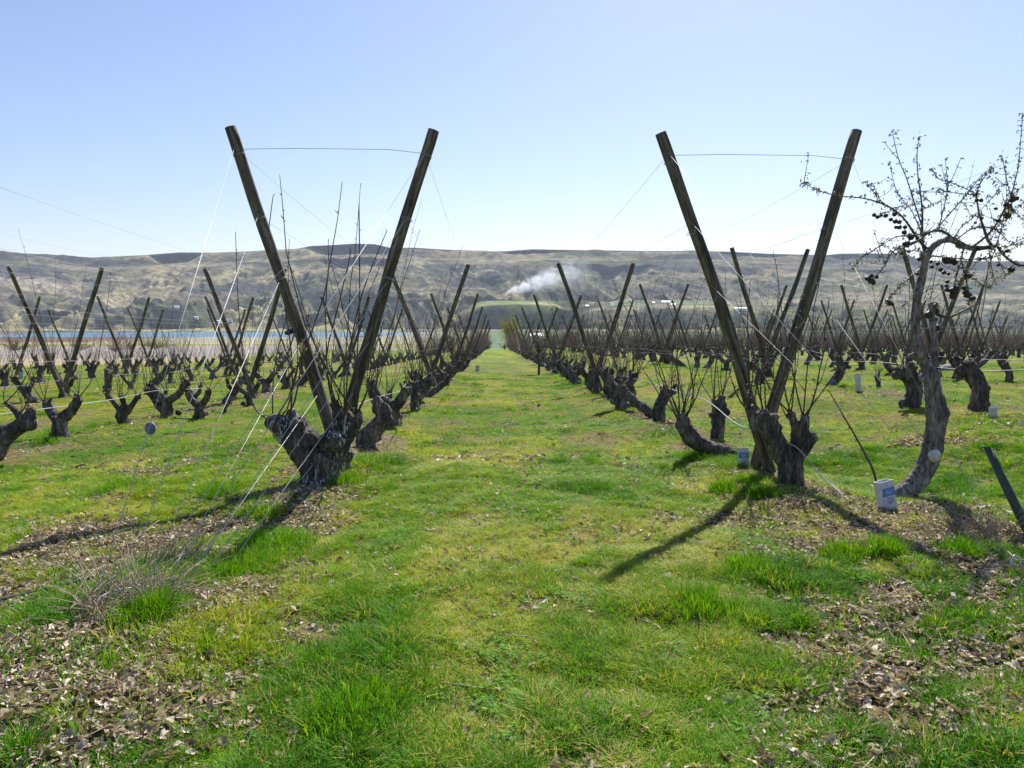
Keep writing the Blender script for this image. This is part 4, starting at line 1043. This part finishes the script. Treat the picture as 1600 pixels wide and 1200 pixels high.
# guy wires
A_L = ground_px(160, 975); A_R = ground_px(1575, 925)
gi_ = 0
for (rn, anc, sd_) in (('L1', A_L, 'left'), ('R1', A_R, 'right')):
    x = ROWS[rn]; y = VY[0]
    for s in (-1, 1):
        for hi, h in enumerate((3.42, 2.72, 2.05, 1.4, .85) if rn == 'L1' else (3.42, 2.72, 2.05)):
            p = pole_pt(x, y, s, h) + Vector((0, -.08, 0))
            tgt = Vector(anc) + Vector((.075 * hi + .08 * s + .06, .10 * hi + .05 * s, .01)) * (1 if rn == 'L1' else .4); tgt.z = gh(tgt.x, tgt.y) + .01
            wire('guy_wire', [p, tgt], .0024 if rn == 'L1' else .0013, M['wire'] if rn == 'L1' else M['wire_dull'], '%s guy wire from the near %s V, %s-leaning pole, down to its anchor' % (['top', 'second', 'third', 'fourth', 'lowest'][hi], sd_, 'left' if s < 0 else 'right'), 'wire', 'guy wires of the near trellis')
    pts = [pole_pt(x, y, -1, 3.42) + Vector((.06, -.02, -.02)), pole_pt(x, y, 0, 0) * 1]
    a_, c_ = pole_pt(x, y, -1, 3.42), pole_pt(x, y, 1, 3.42)
    wire('cross_wire', [a_ + Vector((.05, 0, 0)), a_.lerp(c_, .3) + Vector((0, 0, .025)), a_.lerp(c_, .8) + Vector((0, 0, .04)), c_ + Vector((-.05, -.06, 0))], .003, M['wire_dull'], 'thin wire joining the tops of the near %s V' % sd_, 'wire', 'cross wires')
    # small wire collars on the near poles
    for s in (-1, 1):
        po = POLES[(rn, 0, s)]
        for h in (3.42, 2.72, 2.05):
            b_ = MB(); rr = .062
            for dz in (0, .012):
                b_.tube([(rr * math.cos(a), rr * math.sin(a), h + dz + .012 * math.sin(a)) for a in np.linspace(0, 6.283, 17)], .0028, 4, cap=False)
            b_.tube([(0, -rr, h), (.02, -rr - .03, h + .03)], .0028, 4)
            b_.build('wire_tie', M['wire_dull'], po)
# tensioner on the outer wire
ins_y = 5.5
b_ = MB(); b_.ball((0, 0, 0), .034, 14, 10, (1, .75, 1.15)); io = b_.build('wire_tensioner', M['insul'], None)
pt = pole_pt(ROWS['L1'], VY[0], -1, 3.42) + Vector((0, -.08, 0)); tg = Vector(A_L) + Vector((-.04, -.03, .01))
tt_ = .63
for q_ in np.linspace(.3, .9, 200):
    pp = to_px(pt.lerp(tg, q_))
    if pp[1] > 668: tt_ = q_; break
io.location = pt.lerp(tg, tt_); tag(io, 'blue oval wire tensioner on the outermost left guy wire', 'tensioner')
b_ = MB(); b_.tube([(.036 * math.cos(a), 0, .041 * math.sin(a)) for a in np.linspace(0, 6.283, 15)], .0035, 4, cap=False); b_.build('rim', M['wire'], io)
# anchors
for anc, nm in ((A_L, 'left'), (A_R, 'right')):
    b_ = MB(); b_.tube([(0, 0, -.1), (0, .02, .06), (.02, .03, .1), (.05, .02, .08), (.04, 0, .03)], .009, 8); o_ = b_.build('ground_anchor', M['tin'], None, (anc.x + .1, anc.y + .1, gh(anc.x, anc.y))); tag(o_, 'rusty rod anchor holding the %s guy wires in the ground' % nm, 'anchor')
# plates and tags on the near left poles
po = POLES[('L1', 0, 1)]
b_ = MB(); b_.box((0, -.088, 1.47), (.10, .004, .075)); pl_ = b_.build('metal_plate', M['tin'], po, smooth=False)
po = POLES[('L1', 0, -1)]
b_ = MB(); b_.box((.01, -.088, 1.27), (.05, .004, .07)); b_.box((.01, -.088, 1.32), (.03, .0042, .03)); b_.box((.038, -.086, 1.255), (.03, .0036, .03)); b_.build('yellow_tag', M['yellow'], po, smooth=False)
crumple('black_rag', (-.085, -.04, 1.48), .04, M['black'], None, None, po, (1.2, .8, .7))
# loose wire ends dangling on the left pole
for k_, (p0, pts_) in enumerate(((0, [(443, 420), (425, 440), (418, 470), (405, 500), (400, 520)]),)):
    P_, R2 = smooth_path([W(a, b2, 7.7) for a, b2 in pts_], [.004] * len(pts_), 4); b_ = MB(); b_.tube(P_, R2, 5); tag(b_.build('loose_wire', M['wire']), 'twisted loose wire hanging off the near left-leaning pole, left of the lane', 'wire')

# ------------------------------------------------------------------ cartons, guards, stakes, stones
def carton(px, py, Y, hgt, wd, tilt, label):
    c = ground_px(px, py); z0 = gh(c.x, c.y); e = empty('carton_guard', (c.x, c.y, z0 - .01)); e.rotation_euler = tilt; tag(e, label, 'carton', 'cartons used as tree guards')
    t = .004; d = wd * .6; b_ = MB()
    b_.box((0, -d / 2, hgt / 2), (wd, t, hgt)); b_.box((0, d / 2, hgt / 2), (wd, t, hgt))
    b_.box((-wd / 2, 0, hgt / 2), (t, d - t - .002, hgt * .997)); b_.box((wd / 2, 0, hgt / 2), (t, d - t - .002, hgt * .997))
    b_.build('sleeve', M['paper'], e, smooth=False)
    fy = -d / 2 - t / 2 - .0012
    MB().box((0, fy, hgt * .66), (wd * .98, .0016, hgt * .26)).build('blue_band', M['carton_blue'], e, smooth=False)
    b2 = MB(); nn_ = 20
    b2.tube([(wd * .22 * math.cos(a), fy - .0015, hgt * .66 + hgt * .07 * math.sin(a)) for a in np.linspace(0, 6.283, nn_)], .0028, 4, cap=False)
    b2.box((0, fy - .0015, hgt * .645), (wd * .3, .0012, hgt * .03)); b2.build('emblem', M['paper'], e)
    b3 = MB()
    for k_, (w_, zz, xo) in enumerate(((.5, .455, .1), (.32, .40, .14), (.52, .35, .08), (.34, .30, .0))):
        nb = 7 if k_ in (0, 2) else 5
        for j in range(nb):
            x_ = (-w_ / 2 + w_ * (j + .5) / nb + xo) * wd; b3.box((x_, fy - .0006, hgt * zz), (w_ * wd / nb * .62, .0012, hgt * .028 * (1.0 if j % 3 else 1.25)))
    b3.build('printed_text', M['ink'], e, smooth=False)
    return e
carton(1388, 808, 6.5, .27, .13, Euler((-.12, -.16, .3)), 'blue and white drinks carton around the foot of the tall apple tree')
carton(1162, 740, 9, .25, .11, Euler((-.1, -.05, -.2)), 'small blue and white carton at the root of the lying grey trunk')
def guard(px, py, h, r, mat, label, yb=None):
    c = ground_px(px, py); o_ = MB()
    nn_ = 14; pts = [(0, 0, 0), (0, 0, h * .5), (0, 0, h)]
    o_.tube(pts, [r, r * 1.03, r * 1.1], nn_, cap=False); o_.tube([(0, 0, h), (0, 0, h * .5), (0, 0, 0)], [r * 1.02, r * .95, r * .92], nn_, cap=False)
    q = o_.build('tree_guard', mat, None, (c.x, c.y, gh(c.x, c.y))); q.rotation_euler = (0, rnd.uniform(-.1, .1), 0)
    tag(q, label, 'tree guard', 'plastic tree guards'); return q
guard(1341, 614, .36, .055, M['white_plastic'], 'white plastic tree guard standing alone in the grass right of the near right V')
guard(287, 612, .2, .05, M['plastic'], 'pale blue tree guard between the second-row stumps left of the big left V')
guard(215, 587, .3, .07, M['plastic'], 'pale blue tree guard far left near the third row of stumps')
guard(33, 592, .3, .08, M['plastic'], 'pale blue tree guard near the left edge of the photo')
guard(912, 565, .35, .09, M['plastic'], 'pale blue tree guard just behind the second V right of the lane')
guard(1328, 560, .3, .13, M['plastic'], 'bluish tree guard far back right of the near right pole')
guard(1487, 553, .3, .16, M['plastic'], 'pale blue tree guard seen just right of the tall apple tree stem')
guard(1545, 548, .3, .2, M['plastic'], 'pale blue tree guard in the far stumps near the right edge')
guard(1585, 546, .35, .2, M['white_plastic'], 'whitish tree guard in the far stumps at the very right edge')
guard(1552, 655, .14, .05, M['white_plastic'], 'low white guard beside the right-edge stump')
guard(746, 580, .3, .1, M['white_plastic'], 'white guard low in the left lane row near its vanishing end')
for k_, (px, py, r, sq, lb) in enumerate(((1462, 578, .3, (1.2, .8, .6), 'left one of three field stones behind the tall apple tree'), (1482, 580, .28, (1, .9, .8), 'middle one of three field stones behind the tall apple tree'), (1500, 577, .34, (1.4, .8, .5), 'right one of three field stones behind the tall apple tree'))):
    c = ground_px(px, py); b_ = MB(); b_.ball((0, 0, 0), r, 18, 12, sq)
    for q in b_.v: q *= 1 + .3 * mnoise.noise(q * 3 + Vector((k_ * 4, 0, 0)))
    o_ = b_.build('field_stone', M['stone'], None, (c.x, c.y, gh(c.x, c.y) + r * .2)); tag(o_, lb, 'stone', 'field stones')
# leaning dark stake at the right edge
p0 = W(1543, 700, 5.6); p1 = W(1625, 868, 5.3); g_ = gh(p1.x, p1.y); 
b_ = MB(); ax = (p1 - p0); ax2 = p0 + ax * 1.15; b_.tube([Vector((0, 0, 0)), (p0.lerp(ax2, .5) - p0), ax2 - p0], [.03, .034, .036], 9)
b_.tube([Vector((-.012, 0, .004)), Vector((-.05, -.01, .012))], [.01, .008], 5)
o_ = b_.build('leaning_stake', M['stake'], None, p0); tag(o_, 'dark green stake leaning out of the grass at the right edge', 'stake')
# slender dark whip
pts_ = [(1372, 775), (1366, 740), (1352, 710), (1330, 670), (1312, 640), (1296, 612)]
b0 = ground_px(1372, 778); P_, R2 = smooth_path([W(a, c, b0.y + .02 * k) - b0 for k, (a, c) in enumerate(pts_)], [.012, .011, .01, .008, .006, .004], 4); b_ = MB(); b_.tube(P_, R2, 6)
for k_ in range(2, len(P_), 2): b_.tube([P_[k_], P_[k_] + Vector((rnd.choice((-1, 1)) * .03, 0, .02))], [.005, .003], 4)
o_ = b_.build('sapling', M['shoot'], None, b0); tag(o_, 'single dark leafless whip left of the tall apple tree', 'sapling')
# drip pipe in the left leaves
pts_ = [ground_px(-30, 952), ground_px(40, 936), ground_px(105, 926), ground_px(150, 915)]
P_, R2 = smooth_path([p + Vector((0, 0, .03)) for p in pts_], [.011] * 4, 6)
for p in P_: p.z = gh(p.x, p.y) + .03
b_ = MB(); b_.tube(P_, R2, 8); tag(b_.build('drip_pipe', M['hose_black']), 'black drip pipe half buried in leaves at the left edge', 'pipe')
# bent straw stems around the left anchor
def stems(cpx, n_, spread, L, mat, label, seed, lean=(0, 0), name='dead_weed', rad=.0022, cat='weed'):
    c = ground_px(*cpx); r = random.Random(seed); b_ = MB()
    for _ in range(n_):
        a = r.uniform(0, 6.28); d = spread * math.sqrt(r.random()); p = Vector((d * math.cos(a), d * math.sin(a), -.01)); l_ = L * r.uniform(.4, 1.1)
        dd = Vector((lean[0] + r.gauss(0, .5), lean[1] + r.gauss(0, .5), .8)).normalized(); pts = [p]
        for k in range(5):
            dd = (dd + Vector((r.gauss(0, .18), r.gauss(0, .18), -.13))).normalized(); pts.append(pts[-1] + dd * l_ / 5)
        b_.tube(pts, [rad * (1.2 - .17 * k) for k in range(6)], 4)
    o_ = b_.build(name, mat, None, (c.x, c.y, gh(c.x, c.y))); tag(o_, label, cat); return o_
stems((190, 975), 260, .26, .4, M['dead'], 'tangle of grey dead stalks at the left wire anchor', 1, (.5, .35), rad=.003)
stems((270, 900), 170, .2, .34, M['dead_dark'], 'smaller darker tuft of dead stalks right of the left wire anchor', 4, (.4, .3))
stems((1520, 850), 190, .3, .36, M['dead_dark'], 'dark tangle of dead twigs at the lower right below the stake', 2, (.1, .1))
stems((1255, 800), 60, .2, .22, M['dead_dark'], 'dark twiggy debris at the base of the near right trunk', 3)
b_ = MB(); g_ = ground_px(1552, 972); P_, R2 = smooth_path([Vector((0, 0, 0)), W(1575, 940, g_.y) - g_, W(1600, 905, g_.y) - g_, W(1620, 870, g_.y) - g_], [.004, .0035, .003, .002], 4); b_.tube(P_, R2, 5)
tag(b_.build('pale_stem', M['dead'], None, g_), 'pale bent stem rising at the lower right edge', 'stem')
b_ = MB(); g_ = ground_px(128, 982); P_, R2 = smooth_path([W(a, c, g_.y + d) - g_ for a, c, d in ((128, 982, 0), (150, 940, 0), (180, 922, .1), (215, 918, .2), (260, 915, .3), (290, 930, .3))], [.004] * 6, 4); b_.tube(P_, R2, 5)
tag(b_.build('loose_wire', M['wire'], None, g_), 'curved loose wire end arching over the left anchor', 'wire')

# ------------------------------------------------------------------ shrubs, small leafy trees, far trees
def bush(name, c, h, wd, nb, nl, mat_b, mat_l, label, seed, cat='shrub', trunkh=0, group=None, lw=.03, rad=.02):
    r = random.Random(seed); e = empty(name, c); tag(e, label, cat, group); b_ = MB(); l_ = MB(); tr = MB()
    if trunkh: tr.tube([(0, 0, -.2), (.02, 0, trunkh * .5), (0, 0, trunkh)], [rad * 3, rad * 2.6, rad * 2.2], 8); tr.build('trunk', M['bark'], e)
    for _ in range(nb):
        a = r.uniform(0, 6.28); el = r.uniform(.35, 1.45); L = h * r.uniform(.5, 1); pts = [Vector((0, 0, trunkh * r.uniform(.6, 1)))]
        dd = Vector((math.cos(a) * math.cos(el) * wd / h, math.sin(a) * math.cos(el) * wd / h, math.sin(el)))
        for k in range(6):
            dd = (dd + Vector((r.gauss(0, .16), r.gauss(0, .16), r.gauss(.02, .1)))); pts.append(pts[-1] + dd * (L - 0) / 6 * (1 - trunkh / h))
        b_.tube(pts, [rad * (1 - .14 * k) for k in range(7)], 4, cap=False)
        for k in range(2, 7):
            for _q in range(2):
                d2 = Vector((r.gauss(0, 1), r.gauss(0, 1), r.gauss(.4, .7))).normalized() * h * r.uniform(.06, .16); b_.tube([pts[k], pts[k] + d2], [rad * .4, rad * .2], 3, cap=False)
                for _l in range(nl):
                    p = pts[k] + d2 * r.random() * 1.3 + Vector((r.gauss(0, 1), r.gauss(0, 1), r.gauss(0, 1))) * h * .03
                    m3 = Euler((r.uniform(0, 6), r.uniform(0, 6), r.uniform(0, 6))).to_matrix(); l_.poly([p, p + m3 @ Vector((lw, lw * .4, 0)), p + m3 @ Vector((lw * 2, 0, 0)), p + m3 @ Vector((lw, -lw * .4, 0))])
    b_.build('branches', mat_b, e)
    if nl: l_.build('foliage', mat_l, e, smooth=False)
    return e
m_wil = simple('willow_foliage', (.36, .36, .06), .8, 0, .3, 2); m_olive = simple('olive_foliage', (.16, .17, .05), .8, 0, .35, 2); m_red = simple('red_twigs', (.22, .13, .115), .9, 0, .3, 1)
m_dark = simple('dark_foliage', (.05, .065, .045), .9, 0, .35, .05)
def gp(px, Y): p = W(px, 500, Y); return Vector((p.x, p.y, float(gz(p.x, p.y))))
bush('bare_shrub', gp(178, 118), 4.6, 4.2, 46, 0, m_red, None, 'large reddish bare shrub in the field at the far left', 1, rad=.035)
bush('bare_shrub', gp(205, 124), 3.2, 3.2, 30, 1, m_red, m_olive, 'lower bare shrub right of the large reddish shrub', 2, rad=.03, lw=.06)
bush('green_shrub', gp(20, 130), 3.0, 5, 30, 3, m_red, m_olive, 'dull green shrub in the field at the far left edge', 3, rad=.03, lw=.12)
bush('green_shrub', gp(240, 170), 2.4, 9, 40, 4, m_red, m_wil, 'low yellowish green shrub right of the bare shrubs', 4, rad=.03, lw=.14)
bush('green_shrub', gp(122, 135), 2.2, 4, 24, 3, m_red, m_olive, 'small olive shrub left of the large reddish shrub', 5, rad=.03, lw=.1)
bush('willow', gp(797, 168), 8.6, 3.2, 60, 7, m_red, m_wil, 'round yellow-green willow beyond the end of the lane', 6, 'tree', 3.5, lw=.16, rad=.04)
bush('willow', gp(760, 260), 8.0, 2.6, 40, 6, M['shoot'], m_dark, 'small dark tree beyond the lane, left of the yellow-green willow', 16, 'tree', 3, lw=.16, rad=.04)
bush('green_shrub', gp(789, 136), 1.5, 1.1, 18, 3, M['shoot'], m_olive, 'olive green shrub closing the right side of the lane end', 7, rad=.02, lw=.07)
bush('young_apple_tree', gp(706, 34), 3.5, 1.2, 16, 3, M['shoot'], m_wil, 'small yellowish leafy apple tree in the lane row, left side', 8, 'tree', 1.1, lw=.022, rad=.016)
bush('young_apple_tree', gp(842, 33), 2.6, 1.6, 18, 3, M['shoot'], m_olive, 'small sparse leafy apple tree in the lane row, right side', 9, 'tree', 1.2, lw=.02, rad=.02)
bush('young_apple_tree', gp(990, 30), 2.2, 1.0, 10, 2, M['shoot'], m_olive, 'sparse leafy shoots behind the second V right of the lane', 10, 'tree', .8, lw=.018, rad=.014)
# riverside woods: one far dark mass, rows of cottonwoods along the bank
rw = MB(); rr = random.Random(77)
for u in np.arange(560, 1620, 1.6):
    if rr.random() < (.8 if u < 860 else .5): continue
    band = 2380 if u < 860 else 2470
    p = W(u, 500, band + rr.uniform(-45, 60)); h = rr.uniform(4, 12) if u > 860 else rr.uniform(3, 6)
    iu = int(np.argmin(np.abs(U - u))); jr = int(np.argmin(np.abs(Rr - p.y))); z0 = z[jr, iu]
    for _ in range(7):
        rw.ball((p.x + rr.gauss(0, h * .25), p.y + rr.gauss(0, 4), z0 + h * rr.uniform(.25, .9)), h * rr.uniform(.12, .26), 5, 4, (1, 1, 1.3))
for q in rw.v: q += Vector((rr.gauss(0, .5), rr.gauss(0, .5), rr.gauss(0, .7)))
tag(rw.build('riverside_woods', m_dark, smooth=False), 'dark line of trees along the far bank below the hills', 'woods', kind='stuff')
# farm buildings on the far side
def barn(px, py, wd, dp, h, rz, rmat, label, group='farm buildings across the river'):
    p = hill_point(px, py); e = empty('farm_building', p); e.rotation_euler = (0, 0, rz); tag(e, label, 'building', group)
    b_ = MB(); b_.box((0, 0, h / 2 - 2), (wd, dp, h + 4)); b_.build('walls', M['wall'], e, smooth=False)
    b_ = MB(); o_ = .6; x_, y_ = wd / 2 + o_, dp / 2 + o_; rh = dp * .3
    b_.poly([(-x_, -y_, h), (x_, -y_, h), (x_, 0, h + rh), (-x_, 0, h + rh)]); b_.poly([(x_, y_, h), (-x_, y_, h), (-x_, 0, h + rh), (x_, 0, h + rh)])
    b_.poly([(-x_, -y_, h), (-x_, 0, h + rh), (-x_, y_, h)]); b_.poly([(x_, -y_, h), (x_, y_, h), (x_, 0, h + rh)]); b_.poly([(-x_, y_, h - .02), (x_, y_, h - .02), (x_, -y_, h - .02), (-x_, -y_, h - .02)])
    b_.build('roof', rmat, e, smooth=False)
    b_ = MB(); 
    for k in range(3): b_.box((wd * (-.3 + .3 * k), -dp / 2 - .05, h * .5), (wd * .1, .1, h * .4))
    b_.build('windows', M['roof_dark'], e, smooth=False)
barn(1040, 474, 34, 14, 5, .1, M['roof'], 'long white barn on the green shelf right of the road')
barn(1052, 477, 18, 10, 4, -.3, M['roof'], 'shorter white shed right of the long white barn')
barn(1021, 475, 10, 9, 5, 0, M['roof'], 'small white house left of the long white barn')
barn(917, 480, 12, 8, 4, 0, M['roof'], 'small white house below the pale road')
barn(1158, 485, 42, 12, 4, 0, M['roof'], 'low wide white building behind the near right V')
barn(1225, 487, 16, 9, 4, 0, M['roof_dark'], 'small dark-roofed building right of the low white building')
barn(285, 485, 16, 10, 5, .2, M['roof'], 'white house on the far slope at the left, upper one')
barn(312, 503, 18, 10, 5, 0, M['roof'], 'white house by the far bank at the left')
barn(365, 502, 14, 9, 4, 0, M['roof_dark'], 'dark-roofed house on the far bank right of the white house')
barn(347, 505, 12, 9, 4, .2, M['roof'], 'small pale house between the two left bank houses')
p = gp(838, 290); e = empty('farm_building', p); tag(e, 'small white shed beyond the right lane row', 'building')
MB().box((0, 0, 4.2), (4.5, 4, 9)).build('walls', M['wall'], e, smooth=False)
b_ = MB(); b_.poly([(-2.6, -2.3, 8.7), (2.6, -2.3, 8.7), (2.6, 0, 9.8), (-2.6, 0, 9.8)]); b_.poly([(2.6, 2.3, 8.7), (-2.6, 2.3, 8.7), (-2.6, 0, 9.8), (2.6, 0, 9.8)]); b_.poly([(-2.6, -2.3, 8.7), (-2.6, 0, 9.8), (-2.6, 2.3, 8.7)]); b_.poly([(2.6, -2.3, 8.7), (2.6, 2.3, 8.7), (2.6, 0, 9.8)]); b_.build('roof', M['roof'], e, smooth=False)

# ------------------------------------------------------------------ smoke
sp = hill_point(789, 463); 
SX, SY, SZ = 430, 200, 300
sm = bpy.data.materials.new('smoke'); sm.use_nodes = True; n = sm.node_tree; n.nodes.clear()
out = N(n, "ShaderNodeOutputMaterial"); pv = N(n, "ShaderNodeVolumePrincipled"); tc = N(n, "ShaderNodeTexCoord").outputs['Object']
sx = N(n, "ShaderNodeSeparateXYZ"); n.links.new(tc, sx.inputs[0]); xx, yy, zz = sx.outputs
nz = N(n, "ShaderNodeTexNoise"); nz.inputs['Scale'].default_value = .022; nz.inputs['Detail'].default_value = 5; nz.inputs['Roughness'].default_value = .6; n.links.new(tc, nz.inputs['Vector'])
t = mth(n, 'DIVIDE', xx, 410.0)                                   # 0 at the fire, 1 at the far end
tcl = mth(n, 'MAXIMUM', t, .0)
ax_z = mth(n, 'MULTIPLY', mth(n, 'POWER', tcl, .6), 125.0)          # height of the plume's core
rad = mth(n, 'ADD', 5.0, mth(n, 'MULTIPLY', mth(n, 'POWER', tcl, .8), 105.0))
dz = mth(n, 'DIVIDE', mth(n, 'SUBTRACT', zz, ax_z), rad); dy = mth(n, 'DIVIDE', yy, mth(n, 'MULTIPLY', rad, .8))
d2 = mth(n, 'SQRT', mth(n, 'ADD', mth(n, 'MULTIPLY', dz, dz), mth(n, 'MULTIPLY', dy, dy)))
core = mth(n, 'SUBTRACT', 1.05, d2)
body = mth(n, 'MAXIMUM', mth(n, 'ADD', core, mth(n, 'MULTIPLY', mth(n, 'SUBTRACT', nz.outputs['Fac'], .52), 4.0)), 0.0)
body = mth(n, 'MINIMUM', body, 1.0)
edge = mth(n, 'MAXIMUM', mth(n, 'MINIMUM', core, 1), 0)
fade = mth(n, 'MAXIMUM', mth(n, 'SUBTRACT', 1.0, t), 0.0)
dens = mth(n, 'DIVIDE', mth(n, 'MULTIPLY', mth(n, 'MULTIPLY', body, edge), mth(n, 'MULTIPLY', fade, mth(n, 'GREATER_THAN', xx, -2.0))), mth(n, 'ADD', mth(n, 'MULTIPLY', tcl, 14.0), .25))
n.links.new(mth(n, 'MULTIPLY', dens, .32), pv.inputs['Density']); pv.inputs['Color'].default_value = (.86, .91, 1, 1); pv.inputs['Anisotropy'].default_value = .3
n.links.new(pv.outputs[0], out.inputs['Volume'])
b_ = MB(); b_.box((SX / 2 - 10, 0, SZ / 2 - 8), (SX, SY, SZ)); so = b_.build('smoke', sm, None, sp, smooth=False); tag(so, 'white smoke plume drifting right from a field fire on the far slope', 'smoke', kind='stuff')
# ------------------------------------------------------------------ haze
hz = bpy.data.materials.new('haze'); hz.use_nodes = True; n = hz.node_tree; n.nodes.clear()
out = N(n, "ShaderNodeOutputMaterial"); pv = N(n, "ShaderNodeVolumePrincipled"); pv.inputs['Density'].default_value = .000032
pv.inputs['Color'].default_value = (.66, .78, 1, 1); pv.inputs['Anisotropy'].default_value = .2; n.links.new(pv.outputs[0], out.inputs['Volume'])
ho = MB().box((0, 2600, 230), (14000, 5600, 600), None).build('haze', hz, None, smooth=False); tag(ho, kind='stuff'); ho['label'] = 'thin bluish haze lying over the valley and hills'
ho['category'] = 'haze'
